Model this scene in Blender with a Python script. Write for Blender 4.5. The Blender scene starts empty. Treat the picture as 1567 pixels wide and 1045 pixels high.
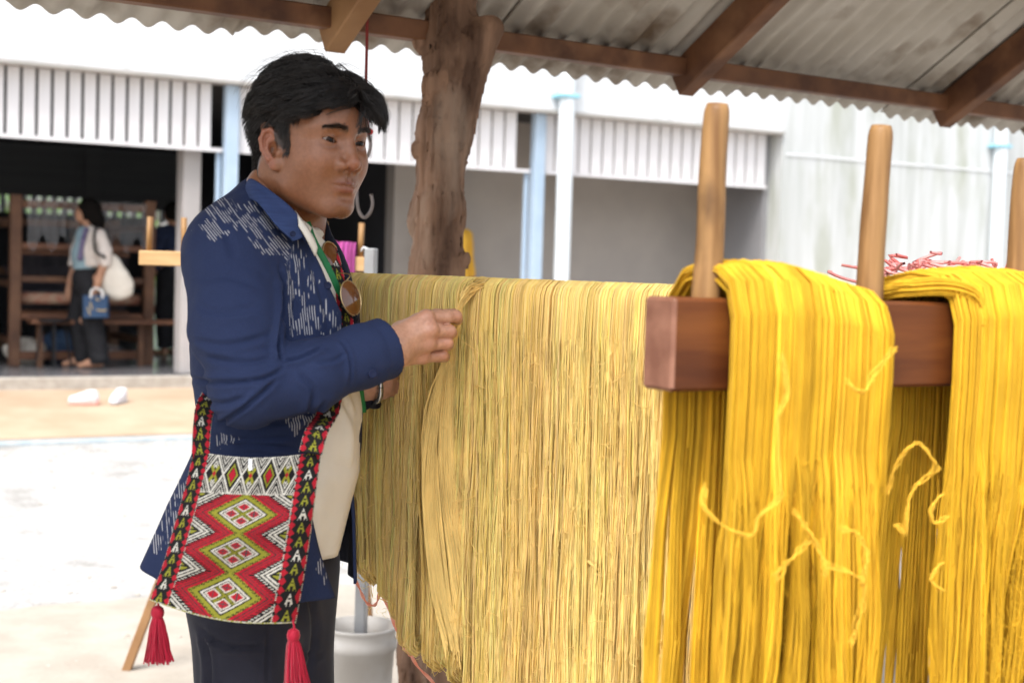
import bpy, math, random
import numpy as np
from mathutils import Matrix, Vector

random.seed(7)
RNG = np.random.default_rng(11)
scene = bpy.context.scene
COL = scene.collection
R = math.radians

# ---------------------------------------------------------------- camera
CAM_POS = Vector((0.0, 0.0, 1.44))
CAM_ROT = Matrix.Rotation(R(87.0), 3, 'X') @ Matrix.Rotation(R(1.7), 3, 'Z')
cam_data = bpy.data.cameras.new('camera')
cam_data.lens = 50.0
cam_data.sensor_width = 36.0
cam_data.clip_start = 0.05
cam_data.clip_end = 400.0
cam_data.dof.use_dof = True
cam_data.dof.focus_distance = 2.55
cam_data.dof.aperture_fstop = 4.5
cam = bpy.data.objects.new('camera', cam_data)
cam.matrix_world = Matrix.Translation(CAM_POS) @ CAM_ROT.to_4x4()
COL.objects.link(cam)
scene.camera = cam
scene.render.resolution_x, scene.render.resolution_y = 1024, 682

# ---------------------------------------------------------------- sky, sun, exposure
SUN_EL, SUN_AZ = 58.0, 206.0            # azimuth clockwise from +Y: behind the camera, a little to the left
world = bpy.data.worlds.new('World')
scene.world = world
world.use_nodes = True
wn = world.node_tree.nodes
wl = world.node_tree.links
wn.clear()
w_out = wn.new('ShaderNodeOutputWorld')
w_bg = wn.new('ShaderNodeBackground')
w_hs = wn.new('ShaderNodeHueSaturation')
w_sky = wn.new('ShaderNodeTexSky')
w_sky.sky_type = 'NISHITA'
w_sky.sun_disc = False
w_sky.sun_elevation = R(SUN_EL)
w_sky.sun_rotation = R(SUN_AZ)
w_sky.air_density = 1.0
w_sky.dust_density = 4.0
w_hs.inputs['Saturation'].default_value = 0.35     # a hazy, whitish tropical sky
w_bg.inputs['Strength'].default_value = 0.15
wl.new(w_sky.outputs[0], w_hs.inputs['Color'])
wl.new(w_hs.outputs[0], w_bg.inputs['Color'])
wl.new(w_bg.outputs[0], w_out.inputs['Surface'])

sun_data = bpy.data.lights.new('sun', 'SUN')
sun_data.energy = 1.2
sun_data.angle = R(28.0)
sun_data.color = (1.0, 0.97, 0.92)
sun = bpy.data.objects.new('sun', sun_data)
sdir = Vector((math.sin(R(SUN_AZ)) * math.cos(R(SUN_EL)), math.cos(R(SUN_AZ)) * math.cos(R(SUN_EL)), math.sin(R(SUN_EL))))
sun.rotation_euler = sdir.to_track_quat('Z', 'Y').to_euler()
sun.location = sdir * 30
COL.objects.link(sun)

scene.view_settings.view_transform = 'Standard'
scene.view_settings.look = 'None'
scene.view_settings.exposure = 1.3
scene.view_settings.gamma = 1.0
scene.view_settings.use_curve_mapping = False
scene.cycles.use_denoising = True
scene.cycles.max_bounces = 8
scene.cycles.diffuse_bounces = 5
scene.cycles.transparent_max_bounces = 8
scene.cycles.caustics_reflective = False
scene.cycles.caustics_refractive = False

# ---------------------------------------------------------------- helpers
FPX = 1567 * 50.0 / 36.0
_RM = np.array(CAM_ROT)
_CP = np.array(CAM_POS)


def at(px, py, d):
    """point of the place that lies d metres in front of the lens along the given sight line"""
    v = np.array([(px - 783.5) / FPX * d, -(py - 522.5) / FPX * d, -d])
    return _RM @ v + _CP


def ats(pts):
    return np.array([at(*p) for p in pts])


def topx(P):
    q = (np.asarray(P) - _CP) @ _RM
    return np.stack([783.5 + q[:, 0] / -q[:, 2] * FPX, 522.5 - q[:, 1] / -q[:, 2] * FPX], 1)


def nrm(a):
    a = np.asarray(a, float)
    return a / np.maximum(np.linalg.norm(a, axis=-1, keepdims=True), 1e-9)


def socket(node, *names):
    for n in names:
        if n in node.inputs:
            return node.inputs[n]


MATS = {}


def pmat(name, c1, c2=None, scale=8.0, stretch=(1, 1, 1), detail=4.0, lo=0.35, hi=0.65, rough=0.7, spec=0.3,
         bump=0.0, bscale=None, bstretch=None, attr=None, metal=0.0, sss=0.0, sssr=(0.01, 0.004, 0.002), sheen=0.0, coat=0.0,
         trans=0.0, alpha=1.0, attr_mix=None, rot=0.0, bdist=0.002, c3=None, s3=1.0, lo3=0.5, hi3=0.7, st3=(1, 1, 1)):
    """procedural material: noise between two colours, optional third blotch colour, bump, optional colour attribute"""
    m = bpy.data.materials.new(name)
    m.use_nodes = True
    nt = m.node_tree
    N, L = nt.nodes, nt.links
    b = N['Principled BSDF']
    tc = N.new('ShaderNodeTexCoord')

    def mapping(st):
        mp = N.new('ShaderNodeMapping')
        mp.inputs['Scale'].default_value = st
        mp.inputs['Rotation'].default_value = (0, 0, rot)
        L.new(tc.outputs['Object'], mp.inputs['Vector'])
        return mp.outputs[0]

    def noise(sc, st, det):
        n = N.new('ShaderNodeTexNoise')
        n.inputs['Scale'].default_value = sc
        n.inputs['Detail'].default_value = det
        L.new(mapping(st), n.inputs['Vector'])
        return n.outputs['Fac']

    def ramp(src, a, z):
        r = N.new('ShaderNodeMapRange')
        r.inputs['From Min'].default_value = a
        r.inputs['From Max'].default_value = z
        L.new(src, r.inputs['Value'])
        return r.outputs[0]

    def mix(fac, A, B, typ='MIX'):
        x = N.new('ShaderNodeMix')
        x.data_type = 'RGBA'
        x.blend_type = typ
        if isinstance(fac, (int, float)):
            x.inputs[0].default_value = fac
        else:
            L.new(fac, x.inputs[0])
        for s, v in ((6, A), (7, B)):
            if isinstance(v, tuple):
                x.inputs[s].default_value = (*v[:3], 1)
            else:
                L.new(v, x.inputs[s])
        return x.outputs[2]

    col = tuple(c1)
    if c2 is not None:
        col = mix(ramp(noise(scale, stretch, detail), lo, hi), tuple(c1), tuple(c2))
    if c3 is not None:
        col = mix(ramp(noise(s3, st3, 5.0), lo3, hi3), col, tuple(c3))
    if attr:
        a = N.new('ShaderNodeAttribute')
        a.attribute_name = attr
        if c2 is not None or c3 is not None:
            col = mix(1.0, a.outputs['Color'], col, 'MULTIPLY')
        else:
            col = a.outputs['Color']
    if isinstance(col, tuple):
        b.inputs['Base Color'].default_value = (*col[:3], 1)
    else:
        L.new(col, b.inputs['Base Color'])
    b.inputs['Roughness'].default_value = rough
    socket(b, 'Specular IOR Level', 'Specular').default_value = spec
    b.inputs['Metallic'].default_value = metal
    if sss:
        socket(b, 'Subsurface Weight').default_value = sss
        b.inputs['Subsurface Radius'].default_value = sssr
        socket(b, 'Subsurface Scale').default_value = 1.0
    if sheen:
        socket(b, 'Sheen Weight').default_value = sheen
        socket(b, 'Sheen Roughness').default_value = 0.4
    if coat:
        socket(b, 'Coat Weight').default_value = coat
        socket(b, 'Coat Roughness').default_value = 0.15
    if trans:
        socket(b, 'Transmission Weight').default_value = trans
    if alpha < 1:
        b.inputs['Alpha'].default_value = alpha
    if bump:
        bn = N.new('ShaderNodeBump')
        bn.inputs['Strength'].default_value = bump
        bn.inputs['Distance'].default_value = bdist
        L.new(noise(bscale or scale * 3, bstretch or stretch, 6.0), bn.inputs['Height'])
        L.new(bn.outputs[0], b.inputs['Normal'])
    MATS[name] = m
    return m


def tag(o, label=None, cat=None, group=None, kind=None):
    for k, v in (('label', label), ('category', cat), ('group', group), ('kind', kind)):
        if v:
            o[k] = v
    return o


def thing(name, loc, label, cat, group=None):
    o = bpy.data.objects.new(name, None)
    o.empty_display_size = 0.1
    o.location = tuple(float(x) for x in loc)
    COL.objects.link(o)
    return tag(o, label, cat, group)


def world_mat(o):
    m = Matrix.Translation(o.location) @ o.rotation_euler.to_matrix().to_4x4() @ Matrix.Diagonal((*o.scale, 1))
    return world_mat(o.parent) @ o.matrix_parent_inverse @ m if o.parent else m


def link(o, parent=None):
    COL.objects.link(o)
    if parent is not None:
        o.parent = parent
        o.matrix_parent_inverse = world_mat(parent).inverted()
    return o


def make_mesh(name, V, F, mats=None, smooth=True, vcol=None, fattr=None, mat_idx=None, vf=None):
    """V (n,3); F: array (m,3|4) or a list of such arrays / index lists"""
    V = np.asarray(V, np.float32)
    if isinstance(F, np.ndarray):
        F = [F]
    if F and not isinstance(F[0], np.ndarray):
        tot = np.array([len(f) for f in F], np.int32)
        loops = np.array([i for f in F for i in f], np.int32)
    else:
        F = [f for f in F if len(f)]
        tot = np.concatenate([np.full(len(f), f.shape[1], np.int32) for f in F])
        loops = np.concatenate([f.reshape(-1) for f in F]).astype(np.int32)
    me = bpy.data.meshes.new(name)
    me.vertices.add(len(V))
    me.vertices.foreach_set('co', V.reshape(-1))
    me.loops.add(len(loops))
    me.loops.foreach_set('vertex_index', loops)
    me.polygons.add(len(tot))
    st = np.zeros(len(tot), np.int32)
    st[1:] = np.cumsum(tot)[:-1]
    me.polygons.foreach_set('loop_start', st)
    me.polygons.foreach_set('loop_total', tot)
    me.polygons.foreach_set('use_smooth', np.full(len(tot), bool(smooth)))
    if mat_idx is not None:
        me.polygons.foreach_set('material_index', np.asarray(mat_idx, np.int32))
    for m in (mats if isinstance(mats, (list, tuple)) else [mats]):
        if m is not None:
            me.materials.append(MATS[m] if isinstance(m, str) else m)
    me.update(calc_edges=True)
    me.validate()
    if vcol is not None:
        vcol = np.asarray(vcol, np.float32)
        if vcol.shape[1] == 3:
            vcol = np.concatenate([vcol, np.ones((len(vcol), 1), np.float32)], 1)
        a = me.color_attributes.new('Col', 'FLOAT_COLOR', 'POINT')
        a.data.foreach_set('color', vcol.reshape(-1))
    if vf:
        for k, v in vf.items():
            a = me.attributes.new(k, 'FLOAT', 'POINT')
            a.data.foreach_set('value', np.asarray(v, np.float32))
    return me


def mesh_obj(name, V, F, mats=None, parent=None, **kw):
    return link(bpy.data.objects.new(name, make_mesh(name, V, F, mats, **kw)), parent)


def join(parts):
    """[(V,F)...] -> V, list of face arrays"""
    Vs, Fs, n = [], [], 0
    for V, F in parts:
        Vs.append(np.asarray(V, float))
        for f in (F if isinstance(F, list) else [F]):
            Fs.append(np.asarray(f) + n)
        n += len(V)
    q = [f for f in Fs if f.shape[1] == 4]
    t = [f for f in Fs if f.shape[1] == 3]
    out = []
    if q:
        out.append(np.concatenate(q))
    if t:
        out.append(np.concatenate(t))
    return np.concatenate(Vs), out


BOXF = np.array([[0, 1, 3, 2], [4, 6, 7, 5], [0, 4, 5, 1], [2, 3, 7, 6], [0, 2, 6, 4], [1, 5, 7, 3]])


def box_vf(lo, hi, bev=0.0):
    lo, hi = np.array(lo, float), np.array(hi, float)
    if bev <= 0:
        V = np.array([[(lo, hi)[i][0], (lo, hi)[j][1], (lo, hi)[k][2]] for i in (0, 1) for j in (0, 1) for k in (0, 1)])
        return V, BOXF[:, ::-1].copy()
    # chamfered box: 24 vertices
    V, F = [], []
    c, h = (lo + hi) / 2, (hi - lo) / 2
    idx = {}
    for s in [(a, b, d) for a in (-1, 1) for b in (-1, 1) for d in (-1, 1)]:
        for ax in range(3):
            p = np.array(s) * (h - bev)
            p[ax] = s[ax] * h[ax]
            idx[(s, ax)] = len(V)
            V.append(c + p)
    quads, tris = [], []
    for ax in range(3):
        o = [a for a in range(3) if a != ax]
        for sg in (-1, 1):
            ring = []
            for a, b in ((-1, -1), (1, -1), (1, 1), (-1, 1)):
                s = [0, 0, 0]
                s[ax] = sg
                s[o[0]], s[o[1]] = a, b
                ring.append(idx[(tuple(s), ax)])
            quads.append(ring)
    for ax in range(3):                                      # edges parallel to ax
        o = [a for a in range(3) if a != ax]
        for a in (-1, 1):
            for b in (-1, 1):
                s0, s1 = [0, 0, 0], [0, 0, 0]
                s0[ax], s1[ax] = -1, 1
                s0[o[0]] = s1[o[0]] = a
                s0[o[1]] = s1[o[1]] = b
                s0, s1 = tuple(s0), tuple(s1)
                quads.append([idx[(s0, o[0])], idx[(s1, o[0])], idx[(s1, o[1])], idx[(s0, o[1])]])
    for s in [(a, b, d) for a in (-1, 1) for b in (-1, 1) for d in (-1, 1)]:
        tris.append([idx[(s, 0)], idx[(s, 1)], idx[(s, 2)]])
    V = np.array(V)
    out = []
    for fl in (quads, tris):
        res = []
        for f in fl:
            n = np.cross(V[f[1]] - V[f[0]], V[f[2]] - V[f[0]])
            res.append(f if n @ (V[f].mean(0) - c) > 0 else f[::-1])
        out.append(np.array(res))
    return V, out


def bar_vf(a, b, w, h, up=(0, 0, 1), bev=0.0):
    """box beam from a to b, w across, h along up"""
    a, b = np.array(a, float), np.array(b, float)
    x = nrm(b - a)
    y = nrm(np.cross(up, x))
    z = np.cross(x, y)
    V, F = box_vf((0, -w / 2, -h / 2), (np.linalg.norm(b - a), w / 2, h / 2), bev)
    return a + V[:, :1] * x + V[:, 1:2] * y + V[:, 2:] * z, F


def tubes(paths, r, k=4, ref=(0.31, 0.87, 0.38), caps=False):
    """paths (N,M,3) -> V, F of N round tubes with k sides"""
    P = np.asarray(paths, float)
    if P.ndim == 2:
        P = P[None]
    N, M, _ = P.shape
    r = np.broadcast_to(np.asarray(r, float), (N, M)) if np.ndim(r) != 1 or len(np.atleast_1d(r)) == M else np.broadcast_to(np.asarray(r, float)[:, None], (N, M))
    T = np.empty_like(P)
    T[:, 1:-1] = P[:, 2:] - P[:, :-2]
    T[:, 0] = P[:, 1] - P[:, 0]
    T[:, -1] = P[:, -1] - P[:, -2]
    T = nrm(T)
    A = nrm(np.cross(T, np.broadcast_to(nrm(ref), T.shape)))
    B = np.cross(T, A)
    an = np.arange(k) / k * 2 * np.pi
    V = P[:, :, None] + r[:, :, None, None] * (A[:, :, None] * np.cos(an)[None, None, :, None] + B[:, :, None] * np.sin(an)[None, None, :, None])
    idx = np.arange(N * M * k).reshape(N, M, k)
    nx = np.roll(idx, -1, 2)
    F = np.stack([idx[:, :-1], nx[:, :-1], nx[:, 1:], idx[:, 1:]], -1).reshape(-1, 4)
    V = V.reshape(-1, 3)
    if caps:
        base = len(V)
        V = np.concatenate([V, P[:, 0], P[:, -1]])
        c0, c1 = base + np.arange(N), base + N + np.arange(N)
        t0 = np.stack([np.broadcast_to(c0[:, None], (N, k)), nx[:, 0], idx[:, 0]], -1).reshape(-1, 3)
        t1 = np.stack([np.broadcast_to(c1[:, None], (N, k)), idx[:, -1], nx[:, -1]], -1).reshape(-1, 3)
        return V, [F, np.concatenate([t0, t1])]
    return V, F


def spline(pts, n):
    """Catmull-Rom through pts, n samples"""
    p = np.asarray(pts, float)
    p = np.concatenate([2 * p[:1] - p[1:2], p, 2 * p[-1:] - p[-2:-1]])
    u = np.linspace(0, len(p) - 3 - 1e-9, n)
    i = np.floor(u).astype(int)
    f = (u - i)[:, None]
    a, b, c, d = p[i], p[i + 1], p[i + 2], p[i + 3]
    return 0.5 * (2 * b + (c - a) * f + (2 * a - 5 * b + 4 * c - d) * f ** 2 + (3 * b - a - 3 * c + d) * f ** 3)


def resample(P, n):
    """Catmull-Rom along axis 1 of (N,M,3)"""
    P = np.concatenate([2 * P[:, :1] - P[:, 1:2], P, 2 * P[:, -1:] - P[:, -2:-1]], 1)
    u = np.linspace(0, P.shape[1] - 3 - 1e-6, n)
    i = np.floor(u).astype(int)
    f = (u - i)[None, :, None]
    a, b, c, d = P[:, i], P[:, i + 1], P[:, i + 2], P[:, i + 3]
    return 0.5 * (2 * b + (c - a) * f + (2 * a - 5 * b + 4 * c - d) * f ** 2 + (3 * b - a - 3 * c + d) * f ** 3)


def lathe_vf(prof, n=24, c=(0, 0, 0)):
    """profile [(r,z)] turned about z"""
    prof = np.asarray(prof, float)
    an = np.arange(n) / n * 2 * np.pi
    V = np.stack([prof[:, :1] * np.cos(an), prof[:, :1] * np.sin(an), np.broadcast_to(prof[:, 1:], (len(prof), n))], -1)
    idx = np.arange(len(prof) * n).reshape(len(prof), n)
    nx = np.roll(idx, -1, 1)
    F = np.stack([idx[:-1], nx[:-1], nx[1:], idx[1:]], -1).reshape(-1, 4)
    return V.reshape(-1, 3) + np.asarray(c, float), F


def grid_f(n, m, flip=False):
    i = np.arange(n * m).reshape(n, m)
    F = np.stack([i[:-1, :-1], i[1:, :-1], i[1:, 1:], i[:-1, 1:]], -1).reshape(-1, 4)
    return F[:, ::-1].copy() if flip else F


def thick(V, n, m, t):
    """closed slab from an n x m sheet of points, t thick on the back"""
    V = np.asarray(V, float).reshape(n, m, 3)
    du = np.gradient(V, axis=0)
    dv = np.gradient(V, axis=1)
    nn = nrm(np.cross(du, dv))
    W = V - nn * t
    i = np.arange(n * m).reshape(n, m)
    ring = np.concatenate([i[:, 0], i[-1, 1:], i[:-1, -1][::-1], i[0, 1:-1][::-1]])
    nx = np.roll(ring, -1)
    F = np.concatenate([grid_f(n, m), grid_f(n, m, True) + n * m, np.stack([nx, ring, ring + n * m, nx + n * m], -1)])
    return np.concatenate([V.reshape(-1, 3), W.reshape(-1, 3)]), F


# ---- smooth value noise on points (for modelling)
_PERM = np.random.default_rng(3).random((32, 32, 32)).astype(np.float32)


def vnoise(P, s=1.0):
    P = np.asarray(P, np.float32) * s
    i = np.floor(P).astype(int)
    f = P - i
    f = f * f * (3 - 2 * f)
    o = np.zeros(len(P), np.float32)
    for a in (0, 1):
        for b in (0, 1):
            for c in (0, 1):
                w = (f[:, 0] if a else 1 - f[:, 0]) * (f[:, 1] if b else 1 - f[:, 1]) * (f[:, 2] if c else 1 - f[:, 2])
                o += w * _PERM[(i[:, 0] + a) % 32, (i[:, 1] + b) % 32, (i[:, 2] + c) % 32]
    return o * 2 - 1


# ---- signed distance modelling: bodies, clothes, trunk
def s_ell(P, c, r, M=None):
    q = P - np.asarray(c, np.float32)
    if M is not None:
        q = q @ np.asarray(M, np.float32)
    r = np.asarray(r, np.float32)
    k0 = np.linalg.norm(q / r, axis=1)
    k1 = np.linalg.norm(q / (r * r), axis=1)
    return k0 * (k0 - 1) / np.maximum(k1, 1e-6)


def s_cap(P, a, b, ra, rb=None):
    a, b = np.asarray(a, np.float32), np.asarray(b, np.float32)
    rb = ra if rb is None else rb
    ab = b - a
    t = np.clip((P - a) @ ab / max(float(ab @ ab), 1e-9), 0, 1)
    return np.linalg.norm(P - a - t[:, None] * ab, axis=1) - (ra + (rb - ra) * t)


def su(a, b, k):
    h = np.clip(0.5 + 0.5 * (b - a) / k, 0, 1)
    return b + (a - b) * h - k * h * (1 - h)


def ss(a, b, k):
    """a minus b"""
    h = np.clip(0.5 - 0.5 * (a + b) / k, 0, 1)
    return a + (-b - a) * h + k * h * (1 - h)


def s_chain(P, pts, rad, k=0.01):
    d = None
    for i in range(len(pts) - 1):
        c = s_cap(P, pts[i], pts[i + 1], rad[i], rad[i + 1])
        d = c if d is None else (np.minimum(d, c) if k <= 0 else su(d, c, k))
    return d


def sdf_mesh(f, lo, hi, h, B=20, newton=1):
    lo = np.asarray(lo, float)
    n = np.ceil((np.asarray(hi) - lo) / h).astype(int)
    n = ((n + B - 1) // B) * B
    V = np.empty(tuple(n + 1), np.float32)
    nb = n // B
    bc = np.stack(np.meshgrid(*[np.arange(x) for x in nb], indexing='ij'), -1).reshape(-1, 3)
    cen = lo + (bc + 0.5) * B * h
    d = f(cen.astype(np.float32))
    near = np.abs(d) < B * h * 0.87 * 1.5 + 0.012
    loc = np.stack(np.meshgrid(*[np.arange(B + 1)] * 3, indexing='ij'), -1).reshape(-1, 3)
    for q in range(len(bc)):
        sl = tuple(slice(b * B, b * B + B + 1) for b in bc[q])
        if not near[q]:
            V[sl] = d[q]
    kk = bc[near]
    for j in range(0, len(kk), 40):
        ch = kk[j:j + 40]
        P = (lo + ((ch[:, None] * B + loc[None]) * h).reshape(-1, 3)).astype(np.float32)
        val = f(P).reshape(len(ch), B + 1, B + 1, B + 1)
        for c, v in zip(ch, val):
            V[tuple(slice(b * B, b * B + B + 1) for b in c)] = v
    S = V < 0
    c = np.zeros(tuple(n), np.int8)
    for a in (0, 1):
        for b in (0, 1):
            for e in (0, 1):
                c += S[a:n[0] + a, b:n[1] + b, e:n[2] + e]
    act = (c > 0) & (c < 8)
    ids = np.argwhere(act)
    num = -np.ones(tuple(n), np.int64)
    num[act] = np.arange(len(ids))
    acc = np.zeros((len(ids), 3))
    cnt = np.zeros(len(ids))
    cs = [(a, b, e) for a in (0, 1) for b in (0, 1) for e in (0, 1)]
    for A in cs:
        for ax in range(3):
            if A[ax] == 0:
                Bc = list(A)
                Bc[ax] = 1
                va = V[ids[:, 0] + A[0], ids[:, 1] + A[1], ids[:, 2] + A[2]]
                vb = V[ids[:, 0] + Bc[0], ids[:, 1] + Bc[1], ids[:, 2] + Bc[2]]
                m = (va < 0) != (vb < 0)
                t = np.where(m, va / np.where(m, va - vb, 1), 0)
                p = np.tile(np.array(A, float), (len(ids), 1))
                p[:, ax] = t
                acc[m] += p[m]
                cnt[m] += 1
    X = lo + (ids + acc / cnt[:, None]) * h
    for _ in range(newton):
        Xf = X.astype(np.float32)
        e = h * 0.5
        f0 = f(Xf)
        g = np.stack([f(Xf + np.array([e if i == j else 0 for j in range(3)], np.float32)) - f0 for i in range(3)], 1) / e
        gl = np.maximum((g * g).sum(1), 0.05)
        X = X - np.clip(f0 / gl, -h, h)[:, None] * g
    F = []
    for ax in range(3):
        o = [a for a in range(3) if a != ax]
        A = S[tuple(slice(0, -1) if a == ax else slice(1, -1) for a in range(3))]
        Bq = S[tuple(slice(1, None) if a == ax else slice(1, -1) for a in range(3))]
        w = np.argwhere(A != Bq)
        if not len(w):
            continue
        inside = A[tuple(w.T)]
        base = w.copy()
        base[:, o[0]] += 1
        base[:, o[1]] += 1
        q = []
        for da, db in ((-1, -1), (0, -1), (0, 0), (-1, 0)):
            g = base.copy()
            g[:, o[0]] += da
            g[:, o[1]] += db
            q.append(num[tuple(g.T)])
        q = np.stack(q, 1)
        flip = inside if ax != 1 else ~inside
        q[~flip] = q[~flip][:, ::-1]
        F.append(q)
    return X, np.concatenate(F)


def vnormals(V, F):
    n = np.zeros_like(V)
    fn = np.cross(V[F[:, 1]] - V[F[:, 0]], V[F[:, 2]] - V[F[:, 0]])
    for i in range(F.shape[1]):
        np.add.at(n, F[:, i], fn)
    return nrm(n)

# ================================================================ materials of the place
pmat('gravel', (0.34, 0.335, 0.325), (0.48, 0.475, 0.46), scale=34, detail=8, rough=0.95, spec=0.1, bump=0.9, bscale=55, bdist=0.012,
     c3=(0.24, 0.23, 0.21), s3=3.0, lo3=0.55, hi3=0.8)
pmat('apron_concrete', (0.40, 0.29, 0.20), (0.47, 0.36, 0.26), scale=2.5, detail=6, rough=0.9, spec=0.15, bump=0.4, bscale=60,
     c3=(0.20, 0.155, 0.12), s3=1.3, lo3=0.66, hi3=0.80)
pmat('step_concrete', (0.36, 0.325, 0.28), (0.45, 0.415, 0.37), scale=14, detail=6, rough=0.9, bump=0.4)
pmat('kerb_paint', (0.30, 0.36, 0.40), (0.42, 0.45, 0.46), scale=9, detail=5, rough=0.8, bump=0.3)
pmat('white_plaster', (0.70, 0.72, 0.74), (0.62, 0.64, 0.66), scale=1.6, detail=6, rough=0.85, bump=0.15, bscale=30,
     c3=(0.46, 0.48, 0.48), s3=1.6, lo3=0.58, hi3=0.78, st3=(3, 3, 0.5))
pmat('board_concrete', (0.56, 0.58, 0.59), (0.42, 0.44, 0.43), scale=2.2, stretch=(3, 3, 0.25), detail=7, rough=0.9, bump=0.35, bscale=18,
     c3=(0.33, 0.35, 0.29), s3=1.4, lo3=0.52, hi3=0.75, st3=(2.0, 2.0, 0.6))
pmat('slat_white', (0.76, 0.75, 0.77), (0.68, 0.67, 0.68), scale=5, stretch=(1, 1, 0.2), rough=0.5, bump=0.15, bstretch=(8, 8, 0.1))
pmat('trim_grey', (0.42, 0.40, 0.38), (0.34, 0.33, 0.31), scale=6, rough=0.6)
pmat('blue_steel', (0.36, 0.47, 0.60), (0.42, 0.53, 0.65), scale=3, rough=0.45, spec=0.4)
pmat('pipe_white', (0.72, 0.77, 0.80), (0.66, 0.72, 0.76), scale=3, stretch=(1, 1, 0.2), rough=0.4, spec=0.4)
pmat('pipe_clip_blue', (0.25, 0.55, 0.68), rough=0.4)
pmat('tan_wall', (0.40, 0.37, 0.34), (0.36, 0.335, 0.31), scale=2.2, detail=5, rough=0.9, bump=0.1)
pmat('grey_wall', (0.27, 0.27, 0.28), (0.23, 0.23, 0.24), scale=2.2, detail=5, rough=0.9)
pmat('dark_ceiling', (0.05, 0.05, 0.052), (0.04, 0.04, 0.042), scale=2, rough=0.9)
pmat('shutter_grey', (0.13, 0.134, 0.14), (0.11, 0.114, 0.12), scale=3, stretch=(0.2, 0.2, 4), rough=0.6)
pmat('pillar_paint', (0.42, 0.39, 0.385), (0.37, 0.35, 0.34), scale=3, rough=0.8)
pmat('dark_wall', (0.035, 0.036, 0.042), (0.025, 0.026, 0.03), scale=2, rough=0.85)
pmat('loom_wood', (0.085, 0.042, 0.026), (0.15, 0.075, 0.042), scale=6, stretch=(1, 1, 1), detail=6, rough=0.55)
pmat('loom_red_wood', (0.17, 0.075, 0.04), (0.11, 0.05, 0.03), scale=7, rough=0.5)
pmat('warp_thread', (0.16, 0.15, 0.17), (0.05, 0.05, 0.07), scale=60, stretch=(1, 1, 0.05), rough=0.8)
pmat('woven_stripe', (0.30, 0.12, 0.08), (0.34, 0.24, 0.17), scale=18, stretch=(1, 1, 1), rough=0.9)
pmat('clear_plastic', (0.72, 0.74, 0.78), rough=0.18, spec=0.6, alpha=0.15, bump=0.6, bscale=9)
pmat('navy_cloth', (0.012, 0.018, 0.045), (0.02, 0.03, 0.07), scale=9, rough=0.9, bump=0.3)
pmat('leaf', (0.10, 0.20, 0.03), (0.05, 0.12, 0.025), scale=1.5, rough=0.5, attr='Col')
pmat('bark', (0.10, 0.075, 0.05), (0.06, 0.045, 0.03), scale=8, rough=0.9)
pmat('fibre_cement', (0.54, 0.515, 0.475), (0.40, 0.37, 0.325), scale=3.0, detail=7, rough=0.9, bump=0.3, bscale=45, bdist=0.003,
     c3=(0.16, 0.115, 0.078), s3=4.2, lo3=0.52, hi3=0.70)
pmat('rafter_wood', (0.175, 0.078, 0.037), (0.075, 0.031, 0.016), scale=5.5, stretch=(1.5, 1.5, 1.5), detail=7, rough=0.6, bump=0.5, bscale=30,
     c3=(0.23, 0.115, 0.058), s3=5.5, lo3=0.55, hi3=0.75)
pmat('rafter_pale_wood', (0.33, 0.185, 0.085), (0.24, 0.125, 0.055), scale=6, detail=6, rough=0.6, bump=0.4, bscale=30)
pmat('trunk_wood', (0.31, 0.185, 0.120), (0.085, 0.045, 0.028), scale=17, stretch=(1, 1, 0.14), detail=9, rough=0.75, bump=0.9, bscale=26, bstretch=(1, 1, 0.10),
     bdist=0.010, c3=(0.37, 0.28, 0.215), s3=7.0, lo3=0.52, hi3=0.72, st3=(1, 1, 0.35))

# ================================================================ the lie of the land
# facade frame: t along the hall front, o out towards the yard, z up
PHI = R(29.5)
EX = np.array([math.cos(PHI), math.sin(PHI), 0.0])
NX = np.array([math.sin(PHI), -math.cos(PHI), 0.0])
FO = np.array([-3.76, 11.97, 0.0])


def fp(t, o, z=0.0):
    return FO + EX * t + NX * o + np.array([0, 0, z])


def fbox(t0, t1, o0, o1, z0, z1, bev=0.0):
    V, F = box_vf((t0, o0, z0), (t1, o1, z1), bev)
    W = FO + V[:, :1] * EX + V[:, 1:2] * NX + V[:, 2:] * np.array([0, 0, 1.0])
    F = [f[:, ::-1] for f in F] if isinstance(F, list) else F[:, ::-1]      # the frame is left-handed
    return W, F


def fobj(name, t0, t1, o0, o1, z0, z1, m, parent, bev=0.0, **kw):
    V, F = fbox(t0, t1, o0, o1, z0, z1, bev)
    return mesh_obj(name, V, F, m, parent, smooth=False, **kw)


# ground: rises gently from the shed to the hall
o_pts = [-120, -30.2, -30, -13.2, -13, 2.04, 2.06, 3.5, 5.0, 6.5, 8, 12, 30, 120]
z_pts = [0.22, 0.22, 0.22, 0.22, 0.05, 0.05, 0.105, 0.07, 0.03, 0.008, 0.0, 0.0, 0.0, 0.0]
t_pts = np.linspace(-120, 140, 27)
GV = np.array([fp(t, o, z) for t in t_pts for o, z in zip(o_pts, z_pts)])
tag(mesh_obj('ground', GV, grid_f(len(t_pts), len(o_pts), True), 'gravel', smooth=False), kind='structure')

# trodden sandy floor under and around the shed
pmat('sandy_soil', (0.36, 0.32, 0.27), (0.43, 0.39, 0.335), scale=5, detail=7, rough=0.95, spec=0.1, bump=0.5, bscale=50, bdist=0.006)
SV_ = np.array([fp(t, o + (0.35 * math.sin(t * 0.9) + 0.15 * math.sin(t * 2.7)) * (o < 7), z) for t in np.linspace(-9, 14, 70) for o, z in ((6.6, 0.010), (8.0, 0.006), (11.0, 0.005), (17.0, 0.005))])
tag(mesh_obj('shed_floor', SV_, grid_f(70, 4, True), 'sandy_soil', smooth=False), kind='structure')

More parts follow.
